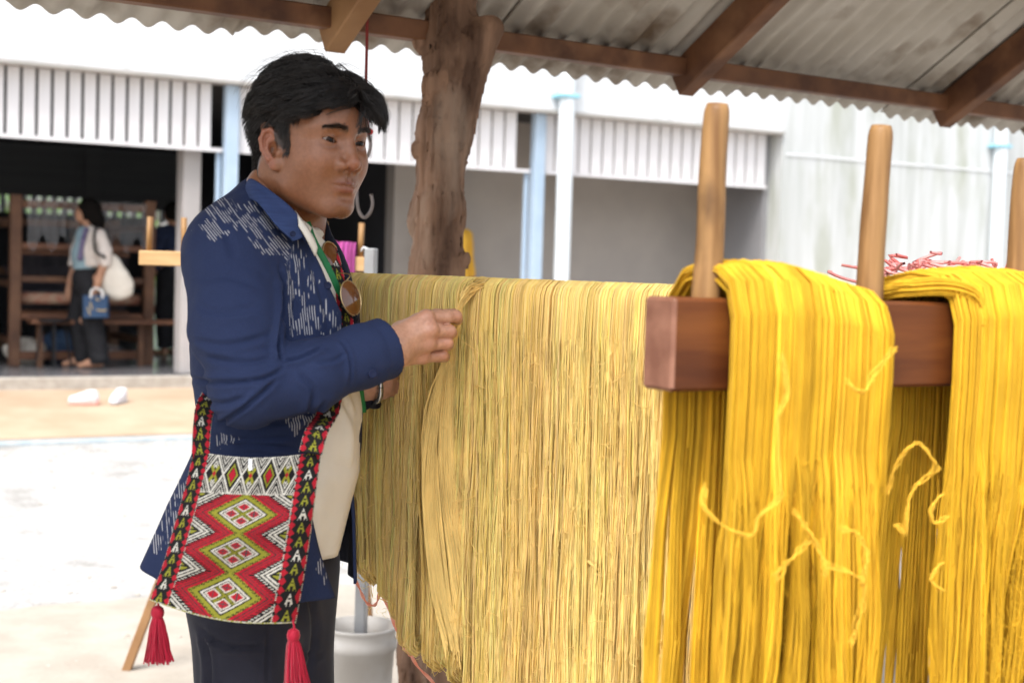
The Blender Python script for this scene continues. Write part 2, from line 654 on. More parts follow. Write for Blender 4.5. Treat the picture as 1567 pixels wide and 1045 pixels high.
# concrete apron before the hall, its painted kerb and the step
AV = np.array([fp(t, o, z) for t in np.linspace(-14, 15, 30) for o, z in ((0.0, 0.295), (0.7, 0.262), (1.4, 0.205), (1.98, 0.142), (1.98, 0.04))])
tag(mesh_obj('apron', AV, grid_f(30, 5, True), 'apron_concrete', smooth=False), kind='structure')
kb = tag(fobj('kerb', -14, 15, 1.984, 2.10, 0.02, 0.132, 'kerb_paint', None, bev=0.012), kind='structure')

# stray stones on the bright gravel, singly visible ones only
peb_v, peb_f = lathe_vf([(0.001, -0.5), (0.8, -0.3), (1.0, 0.0), (0.7, 0.42), (0.001, 0.55)], 7)
parts = []
for i in range(520):
    t, o = RNG.uniform(-2.5, 3.2), 2.2 + RNG.random() ** 1.6 * 5.2
    s = RNG.uniform(0.006, 0.017)
    z = np.interp(o, o_pts, z_pts)
    an = RNG.uniform(0, 6.28)
    q = peb_v * s * np.array([1, RNG.uniform(0.6, 1), RNG.uniform(0.4, 0.8)])
    q = np.stack([q[:, 0] * math.cos(an) - q[:, 1] * math.sin(an), q[:, 0] * math.sin(an) + q[:, 1] * math.cos(an), q[:, 2]], 1)
    parts.append((q + fp(t, o, z + s * 0.2), peb_f))
V, F = join(parts)
tag(mesh_obj('loose_stones', V, F, 'step_concrete', smooth=False), 'small pale stones scattered over the white gravel yard', 'stones', kind='stuff')

# ================================================================ the weaving hall
hall = thing('hall_building', fp(3, -2, 0.0), 'long open-fronted white hall with a band of vertical white slats', 'building')
fobj('floor_slab', -12, 7.5, -13, 0.0, 0.06, 0.40, 'step_concrete', hall, bev=0.01)
m = pmat('hall_tile', (0.15, 0.15, 0.16), (0.12, 0.12, 0.13), scale=3, rough=0.22, spec=0.5)
nt = m.node_tree
bt = nt.nodes.new('ShaderNodeTexBrick')
bt.offset = 0.0
bt.inputs['Scale'].default_value = 1.0
bt.inputs['Brick Width'].default_value = 0.4
bt.inputs['Row Height'].default_value = 0.4
bt.inputs['Mortar Size'].default_value = 0.006
bt.inputs['Color1'].default_value = (0.16, 0.16, 0.17, 1)
bt.inputs['Color2'].default_value = (0.13, 0.13, 0.14, 1)
bt.inputs['Mortar'].default_value = (0.05, 0.05, 0.05, 1)
tcn = nt.nodes.new('ShaderNodeTexCoord')
mpn = nt.nodes.new('ShaderNodeMapping')
mpn.inputs['Rotation'].default_value = (0, 0, -PHI)
nt.links.new(tcn.outputs['Object'], mpn.inputs['Vector'])
nt.links.new(mpn.outputs[0], bt.inputs['Vector'])
nt.links.new(bt.outputs['Color'], nt.nodes['Principled BSDF'].inputs['Base Color'])
fobj('tiled_floor', -12, 7.49, -13, -0.045, 0.40, 0.405, 'hall_tile', hall)
tag(fobj('terrace', -14, 26, -30, -13.005, 0.06, 0.39, 'hall_tile', None), kind='structure')
# front wall above the opening and the blind wall to the right
fobj('upper_wall', -14, 7.5, -0.10, 0.20, 2.985, 6.6, 'white_plaster', hall)
fobj('wall_lip', -14, 7.5, 0.02, 0.235, 2.955, 2.985, 'trim_grey', hall)
fobj('blind_wall', 7.503, 22, -2.6, 0.20, 0.02, 6.6, 'board_concrete', hall)
fobj('pour_joint', 7.55, 22, 0.20, 0.212, 2.735, 2.755, 'white_plaster', hall)
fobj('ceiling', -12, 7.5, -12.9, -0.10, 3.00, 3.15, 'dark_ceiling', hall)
fobj('roof_slab', -14, 22, -13.2, 0.1, 6.6, 6.8, 'white_plaster', hall)
fobj('inner_wall', 3.55, 7.5, -1.40, -1.20, 0.405, 3.0, 'tan_wall', hall)
fobj('inner_side_wall', 7.44, 7.502, -1.198, -0.02, 0.405, 2.99, 'grey_wall', hall)
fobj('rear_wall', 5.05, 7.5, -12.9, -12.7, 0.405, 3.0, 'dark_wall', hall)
fobj('partition_wall', 3.55, 3.68, -8.0, -1.41, 0.405, 3.0, 'dark_wall', hall)  # added dark wall that closes a bright gap into the deep hall
fobj('dark_screen', -7.0, 2.98, -8.9, -8.8, 0.405, 2.0, 'dark_wall', hall)  # added dark screen, shuts out the bright far side behind the loom
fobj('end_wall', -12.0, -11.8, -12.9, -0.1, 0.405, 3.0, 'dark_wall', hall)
# slats of the band under the wall
slat_me = make_mesh('slat', *fbox(0, 0.098, 0, 0.022, 2.405, 2.955, 0.004), 'slat_white', smooth=False)
slat_me2 = make_mesh('slat', *fbox(0, 0.122, 0, 0.022, 2.405, 2.955, 0.004), 'slat_white', smooth=False)


def slats(t0, t1, pitch, me):
    n = int((t1 - t0) / pitch)
    for i in range(n):
        o = bpy.data.objects.new('slat', me)
        o.location = tuple(EX * (t0 + i * pitch))
        link(o, None)
        o.parent = hall
        o.matrix_parent_inverse = world_mat(hall).inverted()


T0 = -0.375
slats(T0 - 0.124 * 12, 1.30, 0.124, slat_me)
slats(1.47, 4.42, 0.142, slat_me2)
slats(4.60, 7.50, 0.142, slat_me2)
fobj('slat_rail', -4, 1.318, -0.002, 0.030, 2.372, 2.404, 'slat_white', hall)
fobj('slat_rail', 1.455, 4.452, -0.002, 0.030, 2.372, 2.404, 'slat_white', hall)
fobj('slat_rail', 4.585, 7.44, -0.002, 0.030, 2.372, 2.404, 'slat_white', hall)
# steel posts, concrete pillar, downpipes
for t in (1.325, 4.465):
    fobj('steel_post', t, t + 0.118, 0.0, 0.10, 0.295, 2.954, 'blue_steel', hall, bev=0.006)
    fobj('steel_post', t - 0.045, t - 0.004, -0.05, -0.01, 0.405, 2.37, 'blue_steel', hall, bev=0.004)
fobj('pillar', 1.02, 1.18, -0.34, -0.13, 0.405, 3.0, 'pillar_paint', hall, bev=0.008)
for t in (4.69, 10.74):
    V, F = tubes(np.array([fp(t, 0.30, 0.12), fp(t, 0.30, 6.5)])[None], 0.078, 14)
    p = mesh_obj('downpipe', V, F, 'pipe_white', hall)
    for z in ((1.0, 3.10, 5.2) if t < 6 else (1.0, 3.02, 5.0)):
        ring = fbox(t - 0.125, t + 0.10, 0.205, 0.392, z, z + 0.035, 0.008)
        mesh_obj('pipe_clip', *ring, 'pipe_clip_blue', p, smooth=False)
# far side of the hall: rolled shutters between posts, slat band beyond
for i, (a, b) in enumerate(((-6.0, -2.1), (-2.0, 2.15), (2.42, 6.3))):
    o = fobj('roller_shutter', a, b, -9.06, -9.0, 2.25 if i < 2 else 2.12, 3.0, 'shutter_grey', hall)
    for k in range(9):
        fobj('shutter_rib', a + 0.02, b - 0.02, -9.0, -8.985, 2.29 + k * 0.08, 2.315 + k * 0.08, 'shutter_grey', o)
fobj('pillar', 2.16, 2.41, -9.2, -8.95, 0.405, 3.0, 'shutter_grey', hall)
fobj('pillar', -2.09, -2.02, -9.2, -8.95, 0.405, 3.0, 'shutter_grey', hall)
back_me = make_mesh('back_slat', *fbox(0, 0.09, -12.9, -12.88, 2.02, 2.6), 'slat_white', smooth=False)
for i in range(70):
    o = bpy.data.objects.new('back_slat', back_me)
    o.location = tuple(EX * (-5.5 + i * 0.17))
    link(o, None)
    o.parent = hall
    o.matrix_parent_inverse = world_mat(hall).inverted()
fobj('back_beam', -6, 7.0, -12.95, -12.87, 2.6, 3.0, 'dark_ceiling', hall)

# ---------------------------------------------------------------- trees in the garden behind
def leafy(name, base, h, rx, n, label, dark):
    o = thing(name, base, label, 'tree' if 'tree' in name else 'bush', 'greenery behind the hall')
    base = np.asarray(base, float)
    tr = [base + np.array([0, 0, -0.1]), base + np.array([0.05, 0, h * 0.35]), base + np.array([-0.05, 0.05, h * 0.7])]
    V, F = tubes(np.array(tr)[None], np.array([0.09, 0.07, 0.03]), 8)
    mesh_obj('trunk', V, F, 'bark', o)
    c = []
    for k in range(26):
        d = nrm(RNG.normal(size=3))
        c.append(base + np.array([d[0] * rx * 0.75, d[1] * rx * 0.75, h * 0.58 + d[2] * h * 0.34]))
    c = np.array(c)
    ci = RNG.integers(0, 26, n)
    p = c[ci] + RNG.normal(size=(n, 3)) * rx * 0.20
    a = nrm(RNG.normal(size=(n, 3)))
    b = nrm(np.cross(a, RNG.normal(size=(n, 3))))
    s = RNG.uniform(0.05, 0.10, (n, 1))
    V = np.stack([p - a * s, p - b * s * 0.5, p + a * s, p + b * s * 0.5], 1).reshape(-1, 3)
    col = np.repeat((0.55 + 0.9 * RNG.random((26, 1))[ci]) * np.array([[1.0, 1.0, 0.9]]) * dark * (0.7 + 0.6 * RNG.random((n, 1))), 4, 0)
    mesh_obj('crown', V, np.arange(4 * n).reshape(n, 4), 'leaf', o, smooth=False, vcol=col)


leafy('garden_bush', fp(9.0, -31, 0.22), 2.0, 1.5, 3200, 'low bright green bush beyond the tiled terrace', 2.2)
leafy('garden_tree', fp(11.0, -37, 0.22), 4.4, 2.4, 4200, 'tall pale green tree behind the low bush', 2.0)
leafy('garden_tree', fp(6.5, -40, 0.22), 4.2, 2.6, 4200, 'green tree seen through the loom behind the hall', 1.5)
leafy('garden_tree', fp(2.0, -42, 0.22), 4.6, 3.0, 4200, 'dark green tree far behind the hall', 0.9)

# a neighbouring house far behind
hs = thing('neighbour_house', fp(16, -40, 0.22), 'small grey-roofed house behind the garden bushes', 'house')
fobj('wall', 13.2, 17, -44, -40, 0.2, 2.4, 'white_plaster', hs)
V = np.array([fp(12.6, -39.4, 2.3), fp(17.6, -39.4, 2.3), fp(12.6, -44.6, 2.3), fp(17.6, -44.6, 2.3), fp(13.2, -42, 3.9), fp(17, -42, 3.9)])
mesh_obj('roof', V, [[0, 1, 5, 4], [3, 2, 4, 5], [2, 0, 4], [1, 3, 5], [0, 2, 3, 1]], 'trim_grey', hs, smooth=False)

# ================================================================ the open shed the man stands under
SO = np.array([-0.16, 3.80, 0.0])
SLOPE = 0.60


SPH = PHI + R(5.0)
SEX = np.array([math.cos(SPH), math.sin(SPH), 0.0])
SNX = np.array([math.sin(SPH), -math.cos(SPH), 0.0])


def sp(t, s, z=0.0):
    return SO + SEX * t + SNX * s + np.array([0, 0, z])


shed = thing('open_shed', sp(0, 1.2, 0), 'open shed roofed with corrugated sheets on brown rafters', 'shed')
RIDGE, FRONT = 1.25, 1.9  # unseen front slope cut short to let more light under the roof


def roof_z(s):
    return 2.08 + (SLOPE * s if s <= RIDGE else SLOPE * RIDGE - SLOPE * (s - RIDGE))


def sheet(t0, w, s0, s1, lift, up=1):
    ns = 5
    nw = int(w / 0.076 * 10) + 1
    tt = np.linspace(t0, t0 + w, nw)
    ssv = np.linspace(s0, s1, ns)
    V = np.array([sp(t, s, roof_z(s) + 0.0095 * math.cos(t / 0.076 * 2 * math.pi) + lift + 0.002 * math.sin(t * 9 + s * 4)) for t in tt for s in ssv])
    W, F = thick(V, nw, ns, 0.006)
    return W, F


k = 0
for t0 in np.arange(-3.2, 3.9, 0.836):
    for s0, s1 in ((-0.15, RIDGE + 0.02), (RIDGE - 0.02, FRONT)):
        V, F = sheet(t0, 0.95, s0, s1, 0.012 + 0.012 * (k % 2) + (0.02 if s0 > 1 else 0))
        mesh_obj('roof_sheet', V, F, 'fibre_cement', shed)
    k += 1
for s in (0.0, 0.62, RIDGE - 0.08, RIDGE + 0.08, FRONT - 0.12):
    z = roof_z(s) - 0.037
    V, F = bar_vf(sp(-3.1, s, z), sp(4.4, s, z), 0.05, 0.052, bev=0.004)
    mesh_obj('purlin', V, F, 'rafter_wood', shed, smooth=False)
for j, t in enumerate((-2.55, -1.45, -0.365, 0.80, 1.98, 3.1, 4.2)):
    a, b = sp(t, -0.035, roof_z(-0.035) - 0.056), sp(t, RIDGE, roof_z(RIDGE) - 0.062)
    V, F = bar_vf(a, b, 0.058, 0.10, bev=0.004)
    mesh_obj('rafter', V, F, 'rafter_pale_wood' if j == 2 else 'rafter_wood', shed, smooth=False)
    a, b = sp(t, RIDGE + 0.01, roof_z(RIDGE) - 0.066), sp(t, FRONT, roof_z(FRONT) - 0.062)
    V, F = bar_vf(a, b, 0.058, 0.10, bev=0.004)
    mesh_obj('rafter', V, F, 'rafter_wood', shed, smooth=False)
for t in (-2.0, 3.3):
    P = np.array([sp(t, FRONT - 0.12, -0.1), sp(t + 0.02, FRONT - 0.13, 1.2), sp(t - 0.01, FRONT - 0.12, roof_z(FRONT) - 0.06)])
    V, F = tubes(spline(P, 9)[None], 0.06, 10)
    mesh_obj('post', V, F, 'trunk_wood', shed)

# the rough trunk post by the eave
TD = 3.72
tp = ats([(648, 1300, TD), (651, 1000, TD), (664, 640, TD), (668, 420, TD), (672, 320, TD), (680, 200, TD), (690, 90, TD), (690, -20, TD), (688, -90, TD)])
tr = [0.076, 0.072, 0.069, 0.0685, 0.067, 0.067, 0.069, 0.066, 0.064]
stub = ats([(700, 150, TD - 0.01), (728, 85, TD - 0.02), (752, 45, TD - 0.03)])
knots = [((676, 120, TD - 0.075), 0.020), ((655, 135, TD - 0.07), 0.024), ((640, 60, TD - 0.03), 0.026), ((634, 230, TD - 0.03), 0.010),
         ((628, 345, TD), 0.012), ((712, 395, TD - 0.04), 0.010), ((735, 60, TD - 0.05), 0.022)]


def trunk_f(P):
    q = P + 0.006 * np.stack([vnoise(P, 9), vnoise(P + 5, 9), np.zeros(len(P))], 1)
    d = s_chain(q, tp, tr, 0.03)
    d = su(d, s_chain(q, stub, [0.05, 0.042, 0.036], 0.02), 0.05)
    for c, r in knots:
        d = su(d, s_ell(q, at(*c), (r * 0.72, r * 0.72, r * 1.3)), 0.034)
    ax = np.arctan2(P[:, 1] - tp[3][1], P[:, 0] - tp[3][0])
    st = np.stack([np.cos(ax) * 2.2, np.sin(ax) * 2.2, P[:, 2] * 1.6], 1)
    g = vnoise(st + 3, 3.2)
    d = d - 0.0050 * g - 0.0045 * np.abs(vnoise(st * np.array([1, 1, 0.4]) + 9, 9.0)) * 2 + 0.004 - 0.0025 * vnoise(st * np.array([1, 1, 0.7]) + 4, 19.0)
    crack = np.abs(vnoise(st * np.array([1, 1, 0.35]) + 17, 4.5))
    crack2 = np.abs(vnoise(st * np.array([1, 1, 0.5]) + 31, 8.0))
    return d + 0.010 * np.clip(1 - crack / 0.08, 0, 1) + 0.005 * np.clip(1 - crack2 / 0.10, 0, 1)


V, F = sdf_mesh(trunk_f, tp.min(0) - 0.17, tp.max(0) + 0.17, 0.0065)
mesh_obj('trunk_post', V, F, 'trunk_wood', shed)

# ================================================================ racks, yarn, bucket
pmat('pale_yarn', (1, 1, 1), (0.80, 0.80, 0.80), scale=55, stretch=(1, 1, 0.3), rough=0.85, spec=0.12, attr='Col')
pmat('thread', (1, 1, 1), (0.85, 0.85, 0.85), scale=90, rough=0.7, spec=0.25, attr='Col', sheen=0.2)
pmat('polished_wood', (0.14, 0.042, 0.010), (0.07, 0.019, 0.006), scale=7, stretch=(0.5, 0.5, 5), detail=6, rough=0.42, spec=0.25, coat=0.0,
     c3=(0.20, 0.066, 0.014), s3=6, lo3=0.5, hi3=0.75, st3=(0.4, 0.4, 3))
pmat('end_grain', (0.25, 0.115, 0.073), (0.16, 0.064, 0.038), scale=30, detail=6, rough=0.45, spec=0.4)
pmat('peg_wood', (0.33, 0.185, 0.072), (0.17, 0.082, 0.028), scale=22, stretch=(3, 3, 0.25), detail=7, rough=0.5, bump=0.4, bscale=60, bstretch=(3, 3, 0.1), c3=(0.10, 0.050, 0.020), s3=9, lo3=0.62, hi3=0.74, st3=(1, 1, 0.6))
pmat('pine_wood', (0.58, 0.38, 0.19), (0.46, 0.27, 0.12), scale=8, stretch=(0.6, 2, 3), detail=5, rough=0.55)
pmat('grey_steel', (0.36, 0.37, 0.38), (0.30, 0.30, 0.31), scale=12, rough=0.4, spec=0.5, metal=0.4, c3=(0.24, 0.13, 0.09), s3=4, lo3=0.62, hi3=0.75)
pmat('bucket_plastic', (0.60, 0.58, 0.55), (0.50, 0.47, 0.43), scale=7, detail=6, rough=0.6, bump=0.15, c3=(0.36, 0.31, 0.26), s3=5, lo3=0.55, hi3=0.8)
pmat('pebble_fill', (0.46, 0.44, 0.41), (0.26, 0.25, 0.23), scale=60, rough=0.9, bump=1.0, bscale=80, bdist=0.01)
pmat('orange_string', (0.80, 0.24, 0.15), (0.82, 0.36, 0.26), scale=40, rough=0.45, spec=0.4)
pmat('pink_string', (0.82, 0.22, 0.20), (0.84, 0.42, 0.40), scale=30, rough=0.5)
pmat('red_cord', (0.16, 0.022, 0.02), (0.22, 0.03, 0.025), scale=200, rough=0.8)
pmat('hook_steel', (0.24, 0.21, 0.20), (0.18, 0.15, 0.14), scale=20, rough=0.4, metal=0.7)
pmat('white_wire', (0.75, 0.77, 0.80), rough=0.35)
pmat('red_bead', (0.55, 0.03, 0.03), rough=0.4)

PALE = np.array([0.92, 0.645, 0.225])
PALE_LIFT = np.array([0.95, 0.69, 0.265])  # same yarn, lightened in its colour to offset the shade beside the man
GOLD = np.array([0.72, 0.415, 0.030])
UPZ = np.array([0, 0, 1.0])


def skein_vf(c, ax, w, L, n, r, pr, col, bundles=7, xbot=None, taper=0.8, shear=0.0, hgt=None, arch=None, fold=0.010, layer=0.012, wander=0.004,
             seed=0, back=True, m1=15, var=0.05, mres=24, bspread=1.0, clump_k=0.82):
    """threads of one skein draped over a rail. c: point on the rail axis, ax: rail direction, w: width, L: hang (number or f(xn)), pr: rail radius"""
    g = np.random.default_rng(seed)
    ax = nrm(ax)
    fr = np.cross(ax, UPZ)
    fr = fr if fr[1] < 0 else -fr                      # towards the camera side
    xn = g.uniform(-1, 1, n)
    bc = np.sort(g.uniform(-1, 1, bundles))
    bi = np.abs(xn[:, None] - bc[None]).argmin(1)
    lay = g.random(n)
    Ln = np.array([L(x) for x in xn]) if callable(L) else np.full(n, L)
    Ln = Ln * (1 + g.normal(0, 0.010, n) + 0.014 * g.normal(0, 1, bundles)[bi])
    lift = pr + layer * lay
    top = np.array([hgt(x) for x in xn]) if hgt else np.zeros(n)
    ph = g.uniform(0, 6.28, bundles)
    bx = bc[bi]

    def lateral(f):
        """f 0 at the rail, 1 at the bottom"""
        base = xn * w / 2
        clump = bx * w / 2 + (xn - bx) * w / 2 * clump_k
        k = np.clip(f * 2.2, 0, 1)
        x = base * (1 - 0.75 * k) + clump * 0.75 * k
        if xbot is not None:
            tgt = xbot(xn)
            x = x + (tgt - x) * f ** 1.3 * 0.9
        else:
            x = x * (1 - (1 - taper) * f)
        return x + wander * (np.sin(f * 5 + ph[bi]) * k + 0.6 * np.sin(f * 11 + ph[bi] * 3 + lay * 4) * k)

    jit = g.normal(0, 0.0018, (n, 6))
    pts = []

    def add(x, y, z):
        pts.append(np.stack([x, y, z], 1))

    fy = fold * np.cos(bx * 9 + ph[bi]) + fold * 0.7 * (lay - 0.5)
    if arch is None:
        A = [(math.cos(a), math.sin(a)) for a in np.linspace(math.pi, 0, 7)]
        for yy, zz in A:
            add(lateral(0) + shear * yy + jit[:, 0], lift * yy, lift * zz + top)
        y0, z0 = lift, np.zeros(n)
    else:
        for ai, (yy, zz) in enumerate(arch):
            sc = 1 + 0.25 * lay
            add(lateral(0) + shear * np.sign(yy) * min(1, abs(yy) / 0.03) + jit[:, 0], yy * sc, zz * (np.ones(n) if zz < 0 else sc) + (top if zz > 0.03 else 0) )
        y0, z0 = arch[-1][0] * (1 + 0.25 * lay), np.full(n, arch[-1][1])
    fs = np.linspace(0, 1, m1)[1:]
    for i, f in enumerate(fs):
        k = min(1.0, f * 3)
        add(lateral(f) + shear + jit[:, i % 6], y0 * (1 - 0.25 * k) + fy * k + 0.004 * lay, z0 + (-Ln - z0) * f)
    for a in (0.35, 0.7):                                       # loop at the bottom
        add(lateral(1.0) + shear * (1 - 2 * a), (y0 * 0.75 + fy) * (1 - 2 * a), -Ln - 0.014 * math.sin(a * math.pi))
    if back:
        for f in (0.97, 0.72, 0.45, 0.2, 0.0):
            k = min(1.0, f * 3)
            add(lateral(f) * (1 + (bspread - 1) * min(1, f * 4)) - shear, -y0 * (1 - 0.25 * k) + fy * 0.5 * k, z0 + (-Ln - z0) * f)
    if back and arch is not None:
        add(lateral(0) - shear, -y0, np.full(n, max(arch[0][1], -0.03)))
    Q = resample(np.stack(pts, 1), mres)
    P = np.asarray(c) + Q[..., :1] * ax + Q[..., 1:2] * fr + Q[..., 2:] * UPZ
    V, F = tubes(P, r * (1 + 0.15 * g.normal(size=(n, 1))).clip(0.6, 1.4) * np.ones((1, P.shape[1])), 3, ref=ax)
    cc = col * (1 + var * g.normal(size=(n, 1))) * (1 + 0.08 * g.normal(size=(bundles, 1)))[bi]
    cc = cc * (1 + np.stack([0.0 * lay, 0.0 * lay, 0.10 * g.normal(size=n)], 1))
    C = np.repeat(np.clip(cc, 0.004, 0.92), P.shape[1] * 3, 0)
    return V, F, C


def cat(parts):
    V, F = join([(p[0], p[1]) for p in parts])
    return V, F, np.concatenate([p[2] for p in parts])


def strand_vf(P, r, col, k=4):
    V, F = tubes(np.asarray(P)[None] if np.ndim(P) == 2 else P, r, k)
    return V, F, np.tile(np.asarray(col, float), (len(V), 1))


def fuzz(c, ax, w, L, n, col, seed, front=0.03, fine=0, z0=0.05):
    """little loose ends and fine fluff that stand off a skein"""
    g = np.random.default_rng(seed)
    ax = nrm(ax)
    fr = np.cross(ax, UPZ)
    fr = fr if fr[1] < 0 else -fr

    def curls(n, lo, hi, lift):
        p = np.asarray(c) + ax * g.uniform(-w / 2, w / 2, (n, 1)) + fr * (front * g.uniform(0.7, 1.05, (n, 1))) - UPZ * g.uniform(z0, L, (n, 1))
        d = nrm(ax * g.normal(size=(n, 1)) + UPZ * g.normal(-0.4, 0.8, (n, 1)) + fr * 0.35)
        e = nrm(np.cross(d, fr))
        ln = g.uniform(lo, hi, (n, 1))
        q = np.stack([p, p + d * ln * 0.5 + e * ln * g.normal(0, 0.35, (n, 1)) + fr * lift, p + d * ln + e * ln * g.normal(0, 0.6, (n, 1)) + fr * lift * 1.4], 1)
        return resample(q, 6)
    out = [strand_vf(curls(n, 0.008, 0.030, 0.004), 0.0006, col * 1.05, 3)]
    if fine:
        out.append(strand_vf(curls(fine, 0.004, 0.014, 0.0035), 0.00028, np.minimum(col * 1.1, 0.92), 3))
    return cat(out)


# ---------------------------------------------------------------- rail with the pale skeins
RA, RB = at(470, 408, 2.63), at(1318, 440, 1.93)
RA[2] = RB[2] = 1.392
RAIL = nrm(RB - RA)


def on_rail(px):
    lo, hi = 0.0, 1.0
    for _ in range(40):
        mid = (lo + hi) / 2
        if topx((RA + (RB - RA) * mid)[None])[0, 0] < px:
            lo = mid
        else:
            hi = mid
    return RA + (RB - RA) * lo


rack = thing('yarn_rail', (RA[0], RA[1], 0), 'wooden rail on posts carrying the row of pale yellow skeins', 'rack')
V, F = tubes((np.array([RA - RAIL * 0.03, RB + RAIL * 0.05]))[None], 0.015, 12, caps=True)
mesh_obj('rail', V, F, 'peg_wood', rack)
for P in (RA, RB + RAIL * 0.02):
    V, F = bar_vf((P[0], P[1], -0.02), (P[0], P[1], 1.375), 0.045, 0.045, up=RAIL, bev=0.004)
    mesh_obj('post', V, F, 'rafter_wood', rack, smooth=False)
    a = np.array([P[0], P[1], 0.03]) + NX * 0.25
    b = np.array([P[0], P[1], 0.03]) - NX * 0.25
    V, F = bar_vf(a, b, 0.05, 0.06, bev=0.004)
    mesh_obj('foot', V, F, 'rafter_wood', rack, smooth=False)

# (px from, px to, hang, threads, tone, extra)
ROW = [(524, 592, None, 260, PALE_LIFT, 'pale yellow skein at the rail end beside the man, its bottom slanting'),
       (588, 662, None, 280, PALE_LIFT * 0.5 + PALE * 0.5, 'pale yellow skein under the hand, drawn into a narrow knotted loop below'),
       (662, 746, 0.625, 300, PALE, 'pale yellow skein pulled open by the fingers, ending in a loose loop'),
       (742, 826, 0.70, 300, PALE * 1.05, 'pale yellow skein first beside the pulled-open one, hanging straight'),
       (822, 900, 0.72, 280, PALE * 1.0, 'pale yellow skein second beside the pulled-open one'),
       (896, 972, 0.72, 280, PALE * 1.06, 'pale yellow skein with a loose tied thread, next to the dark block end'),
       (968, 1050, 0.73, 280, PALE, 'pale yellow skein hanging partly behind the end of the dark wooden block'),
       (1046, 1160, 0.72, 110, PALE, 'pale yellow skein hanging behind the first golden skein'),
       (1156, 1305, 0.72, 110, PALE, 'pale yellow skein at the far end of the rail behind the golden skeins')]
for i, (a, b, L, n, tone, label) in enumerate(ROW):
    pa, pb = on_rail(a), on_rail(b)
    c, w = (pa + pb) / 2, np.linalg.norm(pb - pa)
    kw = {}
    if i == 0:
        L = lambda x: 0.488 + 0.020 * x
        kw = dict(xbot=lambda x: 0.030 + 0.040 * x)
    elif i == 1:
        L = lambda x: 0.560 + 0.055 * x
        kw = dict(xbot=lambda x: 0.012 + 0.030 * x)
    elif i == 2:
        kw = dict(xbot=lambda x: 0.004 + 0.038 * x)
    n2 = int(n * 2.1)
    prt = [skein_vf(c, RAIL, w * 1.05, L, n2, 0.00100, 0.016, tone, clump_k=0.88, bundles=16, taper=0.97, seed=40 + i, fold=0.005, layer=0.014, **kw)]
    LL = L if not callable(L) else L(0)
    prt.append(fuzz(c, RAIL, w, LL, 34, tone, 90 + i, 0.032, fine=420))
    fr = np.cross(RAIL, UPZ)
    fr = fr if fr[1] < 0 else -fr
    if i == 2:                                            # the bundle the fingers lift away, and strands slanting back from it
        g = np.random.default_rng(5)
        pulled = []
        topc = on_rail(738) + UPZ * 0.022
        hand = at(701, 488, 2.300)
        for q in range(110):
            s = g.normal(size=3)
            p0 = topc + RAIL * (0.010 * s[0] + 0.012) + UPZ * 0.003 * s[1]
            p1 = topc * 0.5 + hand * 0.5 + fr * 0.012 + UPZ * (0.010 + 0.005 * s[1]) + RAIL * 0.004 * s[2]
            p2 = hand + UPZ * 0.005 * s[1] + fr * 0.004 * s[2]
            e = g.uniform(-1, 1)
            p3 = at(684 + 10 * e, 560, 2.355)
            p4 = at(672 + 26 * e, 700 + 20 * s[1], 2.365)
            p5 = at(690 + 34 * e, 880, 2.37)
            p6 = at(706 + 26 * e, 985 + 14 * s[0], 2.37)
            pulled.append(spline([p0 - fr * 0.02 - UPZ * 0.02, p0, p1, p2, p3, p4, p5, p6], 26))
        v = strand_vf(np.array(pulled), 0.0011, tone, 3)
        v[2][:] *= np.repeat(1 + 0.1 * g.normal(size=(110, 1)), 26 * 3, 0)
        prt.append(v)
        slant = []
        for q in range(170):
            e = g.random()
            p0 = on_rail(741 + 9 * g.random()) + fr * 0.018 + UPZ * 0.012
            p1 = at(733 - 26 * e, 500 + 130 * e + 20 * g.random(), 2.355 + 0.02 * g.random())
            p2 = at(690 + 40 * g.random(), 690 + 120 * e, 2.365 + 0.015 * g.random())
            p3 = at(700 + 40 * g.random(), 960 + 25 * g.normal(), 2.375)
            slant.append(spline([p0, p1, p2, p3], 18))
        v = strand_vf(np.array(slant), 0.0010, tone, 3)
        prt.append(v)
    if i == 5:
        tie = spline(ats([(900, 858, 2.20), (915, 870, 2.195), (940, 880, 2.19), (950, 868, 2.19), (956, 852, 2.19), (948, 876, 2.19), (944, 884, 2.19)]), 22)
        prt.append(strand_vf(tie, 0.0026, tone * 1.1, 5))
    V, F, C = cat(prt)
    tag(mesh_obj('yarn_skein', V, F, 'pale_yarn', None, vcol=C), label, 'yarn', 'pale yellow skeins on the rail')

# ---------------------------------------------------------------- dark block with pegs and golden skeins
B0 = np.array([0.176, 1.555, 0.0])
BTOP, BBOT, BTH = 1.412, 1.308, 0.058


def bp(t, o, z):
    return B0 + EX * t + NX * o + np.array([0, 0, z])


